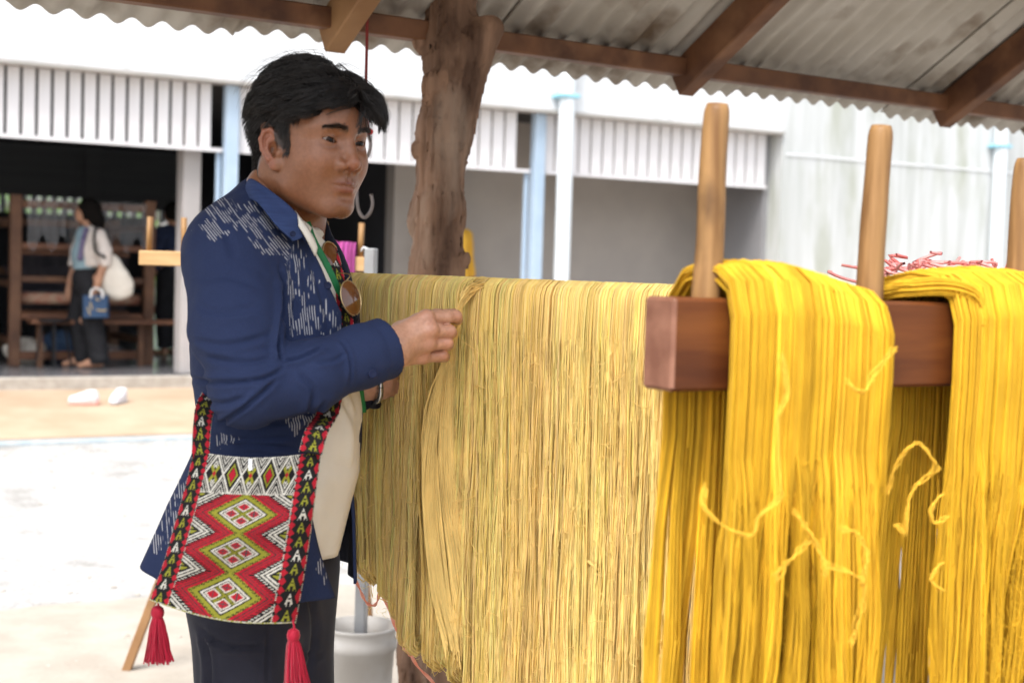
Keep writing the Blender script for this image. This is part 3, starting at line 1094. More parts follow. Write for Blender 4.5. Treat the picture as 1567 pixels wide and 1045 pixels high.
block = thing('peg_rack', bp(0.6, -0.03, 0), 'dark polished wooden beam on posts with upright round pegs and golden skeins', 'rack')
V, F = bar_vf(bp(0, -BTH / 2, (BTOP + BBOT) / 2), bp(1.55, -BTH / 2, (BTOP + BBOT) / 2), BTH, BTOP - BBOT, bev=0.004)
mi = []
for f in (F if isinstance(F, list) else [F]):
    cen = V[f].mean(1)
    mi += list(((cen - B0) @ EX < 0.0025).astype(int))
mesh_obj('beam', V, F, ['polished_wood', 'end_grain'], block, smooth=False, mat_idx=mi)
for j, (t, h, lx, ly) in enumerate(((0.064, 0.218, 0.007, 0.0), (0.312, 0.212, 0.008, 0.0), (0.568, 0.188, 0.008, 0.0), (0.82, 0.21, 0.0, 0.0), (1.07, 0.2, 0, 0), (1.32, 0.2, 0, 0))):
    a, b = bp(t, -BTH / 2, BTOP - 0.01), bp(t + lx, -BTH / 2 + ly, BTOP + h)
    P = spline([a, a * 0.66 + b * 0.34 + EX * 0.0016 * (-1) ** j, a * 0.33 + b * 0.67 - EX * 0.0012, b], 30)
    rad = np.linspace(0.0168, 0.0148, 30) + 0.0002 * np.sin(np.arange(30) * 0.5 + j)
    rad[-2:] -= [0.0006, 0.0028]
    V, F = tubes(P[None], rad, 20, caps=True)
    V = V + 0.00015 * np.stack([vnoise(V * [1, 1, 0.2], 120), vnoise(V * [1, 1, 0.2] + 7, 120), 0 * V[:, 0]], 1)
    mesh_obj('peg', V, F, 'peg_wood', block)
for t in (0.62, 1.45):
    V, F = bar_vf(bp(t, -BTH / 2, -0.02), bp(t, -BTH / 2, BBOT - 0.002), 0.05, 0.05, up=EX, bev=0.004)
    mesh_obj('post', V, F, 'polished_wood', block, smooth=False)
    V, F = bar_vf(bp(t, 0.25, 0.03), bp(t, -0.31, 0.03), 0.05, 0.06, bev=0.004)
    mesh_obj('foot', V, F, 'polished_wood', block, smooth=False)

ARCH = [(-0.041, -0.03), (-0.036, 0.045), (-0.016, 0.066), (0.006, 0.070), (0.026, 0.060), (0.040, 0.038), (0.043, -0.02), (0.040, -0.12)]
MID = (BTOP + BBOT) / 2


def curl(n, seed):
    g = np.random.default_rng(seed)
    w = np.cumsum(g.normal(size=(n, 3)) * 0.0007, 0)
    return w - w.mean(0)


def gold(tc, w, label, seed, hgt, shear, ties, n=860, taper=1.04, bs=1.08):
    c = bp(tc, -BTH / 2, MID)
    prt = [skein_vf(c, EX, w, 0.76, n, 0.00135, 0.03, GOLD, bundles=14, taper=taper, seed=seed, arch=ARCH, hgt=hgt, shear=shear, fold=0.022, layer=0.02, wander=0.006, m1=17, var=0.08, mres=36, bspread=bs)]
    prt.append(fuzz(c + EX * shear, EX, w * 0.86, 0.70, 45, GOLD, seed + 5, 0.040, fine=1800, z0=-0.03))
    for tie, r in ties:
        P0 = spline(ats(tie), 40)
        for kk in range(4):
            ph = kk * 1.57 + np.arange(40) * 0.45
            P1 = P0 + np.stack([np.cos(ph), np.sin(ph), 0.4 * np.sin(ph * 0.7)], 1) * r * 0.36 + curl(40, len(ties) * 7 + kk)
            prt.append(strand_vf(P1, 0.00080, GOLD * (1.02 + 0.07 * kk) + 0.02, 4))
    V, F, C = cat(prt)
    tag(mesh_obj('yarn_skein', V, F, 'pale_yarn', None, vcol=C), label, 'yarn', 'golden skeins on the peg rack')


gold(0.176, 0.235, 'thick golden yellow skein over the dark beam between the first two pegs', 71,
     lambda x: 0.008 * math.cos(min(max((x + 0.35) * 1.3, -1.5), 1.5)) - 0.018 * max(0, x + 0.1), 0.012,
     [([(1080, 745, 1.56), (1074, 770, 1.55), (1095, 795, 1.54), (1130, 815, 1.535), (1152, 818, 1.53), (1160, 790, 1.53), (1190, 765, 1.53), (1192, 735, 1.53), (1190, 640, 1.55), (1205, 600, 1.56), (1195, 540, 1.57)], 0.0030),
      ([(1215, 785, 1.60), (1240, 815, 1.585), (1262, 865, 1.58), (1262, 880, 1.58)], 0.0034),
      ([(1185, 885, 1.58), (1215, 850, 1.58), (1240, 825, 1.59)], 0.0032),
      ([(1262, 865, 1.60), (1310, 880, 1.60), (1322, 905, 1.60), (1310, 960, 1.61), (1302, 985, 1.61)], 0.0032),
      ([(1285, 810, 1.61), (1310, 815, 1.60), (1326, 850, 1.60), (1318, 890, 1.60)], 0.0032),
      ([(1295, 585, 1.63), (1320, 600, 1.62), (1335, 575, 1.62), (1370, 530, 1.62)], 0.0032)], taper=1.12, bs=1.15)
gold(0.500, 0.235, 'golden yellow skein over the dark beam past the second peg, doubled back on top', 83,
     lambda x: 0.002 + 0.008 * math.cos(x * 1.6), 0.034,
     [([(1355, 755, 1.70), (1375, 705, 1.69), (1405, 678, 1.68), (1425, 700, 1.68), (1432, 720, 1.68)], 0.0032),
      ([(1370, 800, 1.70), (1385, 815, 1.69), (1390, 780, 1.69), (1400, 745, 1.69), (1432, 718, 1.68)], 0.0030),
      ([(1440, 755, 1.70), (1425, 780, 1.69), (1432, 800, 1.69), (1445, 790, 1.69)], 0.0028),
      ([(1440, 860, 1.70), (1426, 885, 1.69), (1440, 905, 1.69)], 0.0028)], bs=1.5)
gold(0.79, 0.20, 'golden yellow skein over the dark beam past the third peg', 97, lambda x: 0.008 * math.cos(x * 1.6), 0.02, [], n=200)
# roll of strands that lies along the beam top before the second golden skein falls
g = np.random.default_rng(4)
roll = []
for q in range(160):
    s = g.normal(size=3) * 0.5
    P = [bp(0.345 + 0.01 * s[0], -0.075, BTOP - 0.05), bp(0.350 + 0.01 * s[0], -0.050, BTOP + 0.006 + 0.006 * s[1]), bp(0.372, -0.018 + 0.008 * s[2], BTOP + 0.018 + 0.007 * s[1]),
         bp(0.415, 0.004 + 0.008 * s[2], BTOP + 0.019 + 0.007 * s[1]), bp(0.452 + 0.01 * s[0], 0.012 + 0.006 * s[2], BTOP + 0.002 + 0.006 * s[1]), bp(0.462 + 0.012 * s[0], 0.014, BTOP - 0.05),
         bp(0.462 + 0.012 * s[0], 0.012, BTOP - 0.20), bp(0.466 + 0.014 * s[0], 0.011, BTOP - 0.75)]
    roll.append(spline(P, 30))
V, F, C = strand_vf(np.array(roll), 0.0016, GOLD, 3)
C *= np.repeat(1 + 0.08 * g.normal(size=(160, 1)), 90, 0)
tag(mesh_obj('yarn_skein', V, F, 'pale_yarn', None, vcol=C), 'thin golden skein lying along the dark beam top, then falling', 'yarn', 'golden skeins on the peg rack')

# ---------------------------------------------------------------- tangle of pink string on the skeins behind
ty = thing('string_rail', at(1470, 1300, 2.5), 'rail behind the golden skeins carrying yellow yarn and pink string', 'rack')
pa, pb = at(1335, 446, 2.45), at(1680, 452, 2.62)
V, F = tubes(np.array([pa, pb])[None], 0.014, 10, caps=True)
mesh_obj('rail', V, F, 'peg_wood', ty)
for p in (pa, pb):
    V, F = bar_vf((p[0], p[1], -0.02), (p[0], p[1], p[2] - 0.01), 0.04, 0.04, up=RAIL, bev=0.003)
    mesh_obj('post', V, F, 'rafter_wood', ty, smooth=False)
V, F, C = skein_vf((pa + pb) / 2, pb - pa, 0.36, 0.6, 240, 0.0014, 0.015, GOLD * 0.95, bundles=8, seed=21)
tag(mesh_obj('yarn_skein', V, F, 'pale_yarn', None, vcol=C), 'yellow skein under the tangle of pink string', 'yarn')
g = np.random.default_rng(8)
tang = []
for q in range(60):
    x = g.uniform(1345, 1560)
    p = at(x, 428 + 6 * g.normal(), 2.45 + 0.04 * g.normal())
    P = [p]
    for _ in range(5):
        P.append(P[-1] + np.array([g.normal() * 0.02, g.normal() * 0.015, abs(g.normal()) * 0.008 - 0.003]))
    tang.append(spline(P, 16))
for x, dx, h in ((1388, 4, 30), (1402, -6, 24), (1428, -5, 36), (1456, -3, 34), (1500, -30, 24), (1362, -4, 16), (1440, 8, 22), (1516, 20, 18)):
    tang.append(spline(ats([(x + 2, 438, 2.44), (x + dx * 0.5, 434 - h * 0.6, 2.43), (x + dx, 434 - h, 2.42)]), 16))
V, F = tubes(np.array(tang), 0.0030, 4)
tag(mesh_obj('pink_string_tangle', V, F, 'pink_string', None), 'tangle of coral pink string on top of the yellow yarn', 'string')

# ---------------------------------------------------------------- small pale rack with pegs behind the man, magenta skein
SR = 4.9
sa, sb = at(215, 394.5, SR), at(572, 405, SR)
sa[2] = sb[2] = (sa[2] + sb[2]) / 2
small = thing('peg_rack', at(400, 1040, SR) * np.array([1, 1, 0]), 'small pale pine peg rack standing behind the man', 'rack')
V, F = bar_vf(sa, sb, 0.05, 0.050, bev=0.003)
mesh_obj('beam', V, F, 'pine_wood', small, smooth=False)
for k in range(7):
    p = at(228 + 53.9 * k, 385, SR)
    p[2] = sa[2] + 0.02
    V, F = tubes(np.array([p, p + [0.003 * (-1) ** k, 0, 0.122]])[None], 0.0105, 12, caps=True)
    mesh_obj('peg', V, F, 'peg_wood', small)
for px, dx in ((425, -0.49), (425, 0.20), (520, -0.16), (520, 0.12)):
    tp_ = at(px, 405, SR)
    tp_[2] = sa[2] - 0.02
    dirn = np.array([dx, (0.25 if dx > 0 else -0.04), 0])
    ft = np.array([tp_[0], tp_[1], 0.0]) + dirn
    V, F = bar_vf(tp_, ft, 0.030, 0.030, up=(0, 1, 0.01), bev=0.003)
    mesh_obj('leg', V, F, 'rafter_pale_wood', small, smooth=False)
V, F, C = skein_vf(at(524, 402, SR), sb - sa, 0.088, 0.45, 170, 0.0016, 0.03, np.array([0.36, 0.075, 0.25]), bundles=6, seed=31,
                   arch=[(-0.03, -0.05), (-0.03, 0.02), (-0.015, 0.052), (0.0, 0.06), (0.015, 0.052), (0.03, 0.02), (0.03, -0.05)], taper=1.0)
tag(mesh_obj('yarn_skein', V, F, 'pale_yarn', None, vcol=C), 'magenta pink skein over the small pale peg rack', 'yarn')

# ---------------------------------------------------------------- steel post standing in a bucket
BD = 4.32
bc = at(552, 955, BD)
st = thing('post_stand', (bc[0], bc[1], 0), 'grey steel post set in a stained white plastic bucket of stones', 'post')
H = bc[2]
prof = [(0.0005, 0.004), (0.088, 0.004), (0.091, 0.012), (0.104, H - 0.075), (0.111, H - 0.07), (0.112, H - 0.045), (0.107, H - 0.04), (0.107, H - 0.012), (0.111, H - 0.008), (0.111, H), (0.1055, H), (0.103, H - 0.05), (0.1025, H - 0.07)]
V, F = lathe_vf(prof, 40, (bc[0], bc[1], 0))
bk = mesh_obj('bucket', V, F, 'bucket_plastic', st)
V, F = lathe_vf([(0.001, H - 0.048), (0.06, H - 0.050), (0.1028, H - 0.052)], 24, (bc[0], bc[1], 0))
V[:, 2] += 0.004 * vnoise(V, 60)
mesh_obj('stone_fill', V, F, 'pebble_fill', bk)
pp = []
for q in range(150):
    a, rr = RNG.uniform(0, 6.28), 0.098 * math.sqrt(RNG.random())
    s = RNG.uniform(0.004, 0.009)
    pp.append((peb_v * s * np.array([1, 0.8, 0.7]) + np.array([bc[0] + rr * math.cos(a), bc[1] + rr * math.sin(a), H - 0.047]), peb_f))
V, F = join(pp)
tag(mesh_obj('stones', V, F, 'pebble_fill', bk, smooth=False), kind='stuff')
ptop = at(556, 380, BD)
V, F = bar_vf((bc[0], bc[1], H - 0.2), (bc[0] + 0.004, bc[1], ptop[2]), 0.033, 0.033, up=(0.25, 1, 0), bev=0.003)
mesh_obj('post', V, F, 'grey_steel', st, smooth=False)
hk = spline(ats([(553, 384, BD - 0.01), (556, 379, BD - 0.02), (563, 381, BD - 0.03), (571, 385, BD - 0.04), (571, 390, BD - 0.04), (568, 394, BD - 0.04)]), 22)
V, F = tubes(hk[None], 0.0028, 6)
mesh_obj('wire_hook', V, F, 'white_wire', st)

# ---------------------------------------------------------------- red cord and hook from the rafters
CD = 3.5
co = thing('hanging_hook', at(561, 200, CD), 'dark red cord hanging from the eave with a steel hook at its end', 'hook')
V, F = tubes(spline(ats([(563, -60, CD), (561.5, 60, CD), (560, 140, CD), (563, 200, CD)]), 12)[None], 0.0042, 6)
mesh_obj('cord', V, F, 'red_cord', co)
V, F = lathe_vf([(0.0005, -0.008), (0.007, -0.005), (0.009, 0.0), (0.007, 0.006), (0.0005, 0.008)], 12, at(566, 202, CD))
mesh_obj('bead', V, F, 'red_bead', co)
hp = spline(ats([(556, 204, CD), (563, 208, CD), (567, 220, CD), (564, 236, CD), (553, 250, CD), (547, 270, CD), (546, 300, CD), (549, 322, CD), (557, 333, CD), (566, 326, CD), (570, 312, CD), (568, 297, CD)]), 50)
V, F = tubes(hp[None], 0.0045, 8, caps=True)
mesh_obj('hook', V, F, 'hook_steel', co)

# ---------------------------------------------------------------- orange plastic string under the skeins
for pts, label in (([(536, 872, 2.75), (548, 895, 2.8), (560, 920, 2.8), (574, 925, 2.8), (580, 905, 2.78), (575, 870, 2.7), (566, 858, 2.66)], 'short loop of orange plastic string by the steel post'),
                   ([(566, 862, 2.66), (578, 890, 2.7), (592, 925, 2.7), (604, 955, 2.68), (616, 985, 2.68), (628, 1000, 2.66), (640, 1020, 2.66), (660, 1040, 2.66), (690, 1075, 2.66), (710, 1040, 2.6), (718, 1010, 2.55), (724, 1000, 2.52)], 'long orange plastic string trailing from the skeins past the trunk post'),
                   ([(600, 940, 2.64), (612, 965, 2.63), (632, 962, 2.62), (634, 985, 2.62), (630, 1002, 2.62), (618, 992, 2.62)], 'knotted bit of orange plastic string by the skein loop')):
    P = spline(ats(pts), 60)
    V, F = tubes(P[None], 0.0028 * (1 + 0.35 * np.sin(np.arange(60) * 0.9)), 5, caps=True)
    tag(mesh_obj('plastic_string', V, F, 'orange_string', None), label, 'string', 'orange plastic strings')

# ================================================================ the man at the rail
pmat('skin', (1, 1, 1), (0.87, 0.84, 0.83), scale=190, detail=8, rough=0.36, spec=0.5, attr='Col', sss=0.10, sssr=(0.006, 0.0025, 0.0015), bump=0.5, bscale=620, bdist=0.0008)
pmat('eyeball', (1, 1, 1), None, rough=0.15, spec=0.15, attr='Col')
pmat('black_hair', (0.008, 0.006, 0.0052), (0.017, 0.0125, 0.0105), scale=40, rough=0.30, spec=0.5)
pmat('hair_base', (0.008, 0.007, 0.0065), rough=0.9, spec=0.05)
pmat('white_shirt', (0.72, 0.68, 0.60), (0.66, 0.62, 0.54), scale=14, rough=0.85, bump=0.5, bscale=500, bdist=0.0006)
pmat('navy_trousers', (0.012, 0.013, 0.024), (0.018, 0.019, 0.032), scale=20, rough=0.85, bump=0.25, bscale=300, bdist=0.0006, sheen=0.1)
pmat('navy_collar', (0.030, 0.053, 0.145), (0.022, 0.040, 0.115), scale=90, stretch=(0.25, 0.25, 3), detail=5, rough=0.85, bump=0.4, bscale=260, bdist=0.0008)
pmat('jacket_lining', (0.010, 0.012, 0.026), (0.014, 0.016, 0.03), scale=12, rough=0.9)
pmat('navy_button', (0.010, 0.016, 0.05), rough=0.5, spec=0.2)
pmat('leather_shoe', (0.03, 0.02, 0.015), rough=0.4)
pmat('woven_pattern', (1, 1, 1), (0.82, 0.82, 0.82), scale=420, rough=0.9, attr='Col', bump=0.6, bscale=520, bdist=0.0012)
pmat('crimson_thread', (0.42, 0.008, 0.036), (0.30, 0.005, 0.022), scale=120, stretch=(1, 1, 0.1), rough=0.7, sheen=0.2)
pmat('green_ribbon', (0.012, 0.17, 0.055), (0.01, 0.13, 0.04), scale=60, rough=0.5)
pmat('gold_wire', (0.55, 0.40, 0.20), rough=0.3, metal=0.9)
pmat('brown_lens', (0.10, 0.032, 0.008), (0.16, 0.055, 0.012), scale=20, rough=0.06, spec=0.6, coat=0.5)
pmat('watch_steel', (0.5, 0.5, 0.5), rough=0.25, metal=0.9)
pmat('black_strap', (0.01, 0.01, 0.012), rough=0.6)

# jacket cloth: indigo with ikat dashes where the garment coordinates say so
jm = pmat('ikat_cloth', (0.0165, 0.028, 0.080), (0.0130, 0.0225, 0.067), scale=420, stretch=(2.5, 2.5, 0.5), detail=3, rough=0.88, bump=0.4, bscale=420, bdist=0.0008)
nt = jm.node_tree
N_, L_ = nt.nodes, nt.links
au, av, am = [N_.new('ShaderNodeAttribute') for _ in range(3)]
au.attribute_name, av.attribute_name, am.attribute_name = 'gu', 'gv', 'ikat'
cmb = N_.new('ShaderNodeCombineXYZ')
L_.new(au.outputs['Fac'], cmb.inputs[0])
L_.new(av.outputs['Fac'], cmb.inputs[1])


def mnode(op, *ins):
    n = N_.new('ShaderNodeMath')
    n.operation = op
    for i, v in enumerate(ins):
        if isinstance(v, (int, float)):
            n.inputs[i].default_value = v
        else:
            L_.new(v, n.inputs[i])
    return n.outputs[0]


us = mnode('MULTIPLY', au.outputs['Fac'], 1 / 0.0038)          # one warp bundle every 4.6 mm
line = mnode('SUBTRACT', 1.0, mnode('MULTIPLY', mnode('ABSOLUTE', mnode('SUBTRACT', mnode('FRACT', us), 0.5)), 2.0))
cmb2 = N_.new('ShaderNodeCombineXYZ')
L_.new(mnode('MULTIPLY', mnode('FLOOR', us), 3.71), cmb2.inputs[0])
L_.new(mnode('MULTIPLY', av.outputs['Fac'], 44.0), cmb2.inputs[1])
nz = N_.new('ShaderNodeTexNoise')
nz.noise_dimensions = '2D'
nz.inputs['Scale'].default_value = 1.0
nz.inputs['Detail'].default_value = 1.0
L_.new(cmb2.outputs[0], nz.inputs['Vector'])
rg0 = N_.new('ShaderNodeMapRange')
rg0.inputs['From Min'].default_value = 0.80
rg0.inputs['From Max'].default_value = 0.90
L_.new(mnode('ADD', nz.outputs['Fac'], am.outputs['Fac']), rg0.inputs['Value'])
rg1 = N_.new('ShaderNodeMapRange')
rg1.inputs['From Min'].default_value = 0.40
rg1.inputs['From Max'].default_value = 0.95
L_.new(line, rg1.inputs['Value'])
rg = N_.new('ShaderNodeMath')
rg.operation = 'MULTIPLY'
L_.new(rg0.outputs[0], rg.inputs[0])
L_.new(rg1.outputs[0], rg.inputs[1])
pb = N_['Principled BSDF']
src = pb.inputs['Base Color'].links[0].from_socket
mx = N_.new('ShaderNodeMix')
mx.data_type = 'RGBA'
mx.inputs[7].default_value = (0.42, 0.42, 0.44, 1)
L_.new(rg.outputs[0], mx.inputs[0])
L_.new(src, mx.inputs[6])
L_.new(mx.outputs[2], pb.inputs['Base Color'])

MX, MY, MZ = np.array([1.0, 0, 0]), np.array([0, 1.0, 0]), np.array([0, 0, 1.0])
man = thing('person', (at(405, 880, 2.27)[0], at(405, 880, 2.27)[1], 0.0), 'man in an open indigo jacket and dark trousers touching the pale yarn', 'person')

# ---------------------------------------------------------------- head
HYAW, HPIT = R(38.5), R(3.0)
HF = np.array([math.cos(HYAW), -math.sin(HYAW), 0.0])
HL = np.array([math.sin(HYAW), math.cos(HYAW), 0.0])
HU = MZ.copy()
HF, HU = HF * math.cos(HPIT) - HU * math.sin(HPIT), HU * math.cos(HPIT) + HF * math.sin(HPIT)
HM = np.stack([HF, HL, HU], 1)
HO = at(473, 216, 2.24)
EYE = np.array([0.0715, 0.0320, 0.0])
EYER = 0.0125


def h2w(q):
    return HO + np.asarray(q, float) @ HM.T


def w2h(P):
    return ((P - HO) @ HM).astype(np.float32)


EA, EU, EN = nrm(np.array([-0.86, 0.50, 0.0])), nrm(np.array([-0.14, 0.0, 0.99])), nrm(np.array([0.50, 0.86, 0.0]))
EO = np.array([0.011, 0.0700, -0.018])


def ep(a, z, n=0.0):
    return EO + EA * a + EU * z + EN * n


EM = np.stack([EA, EN, EU], 1)


MOUTH, MOUTH_R = None, None


def head_f(P, ear=True):
    q = w2h(P)
    Q = np.stack([q[:, 0], np.abs(q[:, 1]), q[:, 2]], 1)
    d = s_ell(q, (-0.012, 0, 0.034), (0.097, 0.0745, 0.084))
    d = su(d, s_ell(q, (0.032, 0, 0.030), (0.060, 0.063, 0.062)), 0.03)
    d = su(d, s_ell(q, (0.026, 0, -0.030), (0.062, 0.0575, 0.074)), 0.03)
    jaw = s_chain(Q, [(-0.012, 0.047, -0.040), (0.016, 0.043, -0.072), (0.062, 0.018, -0.0985)], [0.021, 0.021, 0.0185], 0.012)
    d = su(d, jaw, 0.030)
    d = su(d, s_ell(q, (0.073, 0, -0.099), (0.017, 0.021, 0.015)), 0.018)
    d = su(d, s_ell(Q, (0.050, 0.036, -0.034), (0.034, 0.028, 0.028)), 0.028)
    d = su(d, s_ell(Q, (0.034, 0.033, -0.058), (0.030, 0.017, 0.028)), 0.025)
    d = su(d, s_ell(q, (0.012, 0, -0.078), (0.058, 0.046, 0.028)), 0.022)
    neck = s_chain(q, [(-0.036, 0, -0.04), (-0.050, 0, -0.13), (-0.062, 0, -0.215)], [0.056, 0.057, 0.070], 0.02)
    neck = su(neck, s_cap(Q, (-0.030, 0.056, -0.055), (0.004, 0.018, -0.19), 0.013, 0.012), 0.022)
    d = su(d, neck, 0.022)
    # brow ridge, sockets, lids
    d = su(d, s_chain(Q, [(0.079, 0.012, 0.0175), (0.074, 0.032, 0.021), (0.058, 0.050, 0.016)], [0.009, 0.0095, 0.009], 0.006), 0.014)
    d = ss(d, s_ell(Q, (0.096, 0.031, 0.001), (0.0165, 0.019, 0.0115)), 0.014)
    lid = np.linalg.norm(Q - EYE.astype(np.float32), axis=1) - (EYER + 0.0018)
    d = su(d, lid, 0.0045)
    yy, zz = Q[:, 1] - EYE[1], Q[:, 2] - EYE[2] + 0.12 * (Q[:, 1] - EYE[1]) * -1.0
    w = np.clip(1 - (yy / 0.0150) ** 2, -1.5, 1)
    opening = np.maximum(np.maximum(zz - 0.0045 * w, -zz - 0.0034 * w), 0.074 - Q[:, 0])
    d = np.maximum(d, -opening * 0.9)
    fold = s_chain(Q, [(0.085, 0.019, 0.0045), (0.0875, 0.031, 0.0098), (0.080, 0.046, 0.0055)], [0.0012, 0.0012, 0.001], 0)
    d = ss(d, fold, 0.0035)
    # nose
    nose = s_chain(q, [(0.082, 0, 0.010), (0.0915, 0, -0.012), (0.1005, 0, -0.0315)], [0.0085, 0.0090, 0.0120], 0.006)
    nose = su(nose, s_ell(Q, (0.0885, 0.0165, -0.0368), (0.0130, 0.0095, 0.0096)), 0.0045)
    nose = su(nose, s_ell(q, (0.0885, 0, -0.0415), (0.012, 0.010, 0.006)), 0.005)
    d = su(d, nose, 0.0075)
    d = ss(d, s_ell(Q, (0.0955, 0.0078, -0.0465), (0.0055, 0.0042, 0.0050)), 0.003)
    # mouth
    d = su(d, s_ell(q, (0.068, 0, -0.0670), (0.022, 0.030, 0.026)), 0.016)
    up = s_chain(Q, [(0.0885, 0.0, -0.0630), (0.0882, 0.006, -0.0618), (0.0835, 0.016, -0.0644), (0.0755, 0.0255, -0.0670)], [0.0046, 0.0048, 0.0040, 0.0020], 0.003)
    lo = s_chain(Q, [(0.0865, 0.0, -0.0730), (0.0848, 0.010, -0.0726), (0.0765, 0.0235, -0.0685)], [0.0066, 0.0060, 0.0022], 0.004)
    d = su(d, up, 0.005)
    d = su(d, lo, 0.005)
    if MOUTH is not None:
        d = ss(d, s_chain(Q, MOUTH, MOUTH_R, 0), 0.0016)
    d = ss(d, s_ell(q, (0.0945, 0, -0.0550), (0.004, 0.0028, 0.006)), 0.005)
    d = ss(d, s_ell(q, (0.0935, 0, -0.0845), (0.006, 0.016, 0.0045)), 0.010)
    if ear:
        e = s_ell(Q, ep(0.013, 0.002, 0.0), (0.016, 0.0040, 0.027), EM)
        e = su(e, s_ell(Q, ep(0.008, -0.025, 0.0005), (0.0095, 0.0042, 0.0095), EM), 0.006)
        e = su(e, s_chain(Q, [ep(0.001, 0.003, 0.002), ep(0.003, 0.020, 0.0035), ep(0.012, 0.0285, 0.004), ep(0.0225, 0.0255, 0.0045), ep(0.0285, 0.013, 0.005), ep(0.0270, -0.003, 0.0045), ep(0.019, -0.018, 0.003)],
                          [0.0030, 0.0034, 0.0036, 0.0036, 0.0036, 0.0032, 0.0030], 0.002), 0.0022)
        e = ss(e, s_ell(Q, ep(0.0105, -0.002, 0.0055), (0.0085, 0.0105, 0.0125), EM), 0.003)
        e = su(e, s_chain(Q, [ep(0.011, 0.019, 0.0025), ep(0.0185, 0.010, 0.0035), ep(0.0195, -0.002, 0.0035), ep(0.0135, -0.0145, 0.003)], [0.0022, 0.0026, 0.0026, 0.0028], 0.002), 0.0025)
        e = su(e, s_ell(Q, ep(0.0015, -0.007, 0.003), (0.0045, 0.0035, 0.006), EM), 0.003)
        d = su(d, e, 0.007)
    return d


_y = np.array([0.0, 0.005, 0.010, 0.015, 0.020, 0.0245, 0.0275])
_z = np.array([-0.0640, -0.0634, -0.0634, -0.0636, -0.0632, -0.0622, -0.0606]) - 0.004
_p = np.stack([np.full(7, 0.11), _y, _z], 1)
for _ in range(30):                                       # the line between the lips follows their surface
    _p[:, 0] -= head_f(h2w(_p).astype(np.float32), False) * 0.7
_p[:, 0] -= 0.0004
MOUTH, MOUTH_R = _p, [0.0016, 0.0016, 0.0016, 0.0015, 0.0013, 0.0009, 0.0004]


def scalp_f(P):
    q = w2h(P)
    d = s_ell(q, (-0.012, 0, 0.034), (0.097, 0.0745, 0.084))
    d = su(d, s_ell(q, (0.032, 0, 0.030), (0.060, 0.063, 0.062)), 0.03)
    return su(d, s_cap(q, (-0.036, 0, -0.02), (-0.050, 0, -0.13), 0.057, 0.057), 0.03)


V, F = sdf_mesh(head_f, h2w((0, 0, 0)) - [0.17, 0.17, 0.20], h2w((0, 0, 0)) + [0.17, 0.17, 0.15], 0.0022)
hq = w2h(V.astype(np.float32)).astype(float)
ay = np.abs(hq[:, 1])
SK = np.array([0.245, 0.102, 0.049])


def gs(c, r):
    return np.exp(-((np.stack([hq[:, 0], ay, hq[:, 2]], 1) - np.asarray(c)) ** 2 / np.asarray(r) ** 2).sum(1))


def blend(C, c, w):
    return C + (np.asarray(c) - C) * np.clip(w, 0, 1)[:, None]


C = np.tile(SK, (len(V), 1))
C = blend(C, (0.29, 0.118, 0.060), 0.8 * gs((0.058, 0.045, -0.030), (0.03, 0.02, 0.02)))
C = blend(C, (0.29, 0.108, 0.062), 0.8 * gs((0.108, 0.0, -0.038), (0.014, 0.02, 0.014)))
C = blend(C, (0.29, 0.105, 0.058), 0.9 * np.clip((ay - 0.0755) / 0.004, 0, 1) * (hq[:, 0] < 0.012) * (hq[:, 2] > -0.05) * (hq[:, 2] < 0.03))
lipu = gs((0.0870, 0.0, -0.0630), (0.012, 0.019, 0.0036))
lipl = gs((0.0855, 0.0, -0.0740), (0.012, 0.017, 0.0042))
C = blend(C, (0.15, 0.046, 0.036), 1.2 * lipu)
C = blend(C, (0.235, 0.075, 0.060), 1.2 * lipl)
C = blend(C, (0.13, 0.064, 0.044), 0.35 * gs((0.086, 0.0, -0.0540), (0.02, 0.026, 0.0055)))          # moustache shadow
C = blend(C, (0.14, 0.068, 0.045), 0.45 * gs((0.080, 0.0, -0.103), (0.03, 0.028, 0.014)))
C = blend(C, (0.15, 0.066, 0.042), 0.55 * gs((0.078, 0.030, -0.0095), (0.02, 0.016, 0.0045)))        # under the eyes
C = blend(C, (0.11, 0.05, 0.032), 0.5 * gs((0.084, 0.032, 0.0055), (0.012, 0.016, 0.0025)))  # upper lids darkened, lid shade put into the skin colour
# brows
bx = np.clip((ay - 0.011) / 0.036, 0, 1)
bz = 0.0170 + 0.0070 * np.sin(bx * 2.3) - 0.0035 * bx
bw = 0.0060 * (1 - 0.55 * bx)
brow = np.clip(1.3 - np.abs(hq[:, 2] - bz) / bw, 0, 1) * (ay > 0.010) * (ay < 0.049) * (hq[:, 0] > 0.03)
C = blend(C, (0.035, 0.020, 0.015), 0.72 * brow)
# where hair roots sit the skin is dark
def hairline(q):
    """>0 inside the hair, metres"""
    x, y, z = q[:, 0], np.abs(q[:, 1]), q[:, 2]
    front = z - (0.053 - 0.027 * np.clip((y - 0.034) / 0.026, 0, 1))           # forehead line, lower to the temples
    temple = np.where(z > 0.026, 0.05, 0.030 + 0.10 * (z + 0.03) - x)          # edge of the sideburn
    sidef = np.minimum(temple, z + 0.022)
    ear = z - 0.016 + 1.0 * np.clip(x + 0.012, 0, 0.03)                         # over the ear
    side = np.where(x > 0.034, front, np.where(x > 0.014, np.maximum(sidef, np.minimum(front, 0.05) if False else sidef), np.where(x > -0.036, np.maximum(ear, np.where(x > 0.006, sidef, -1.0)), z + 0.070)))
    return np.minimum(side, 0.05)


hl = hairline(hq)
C = blend(C, (0.022, 0.016, 0.014), np.clip((hl + 0.003 * vnoise(V, 250)) / 0.010, 0, 1) * 0.9 * (ay < 0.079))
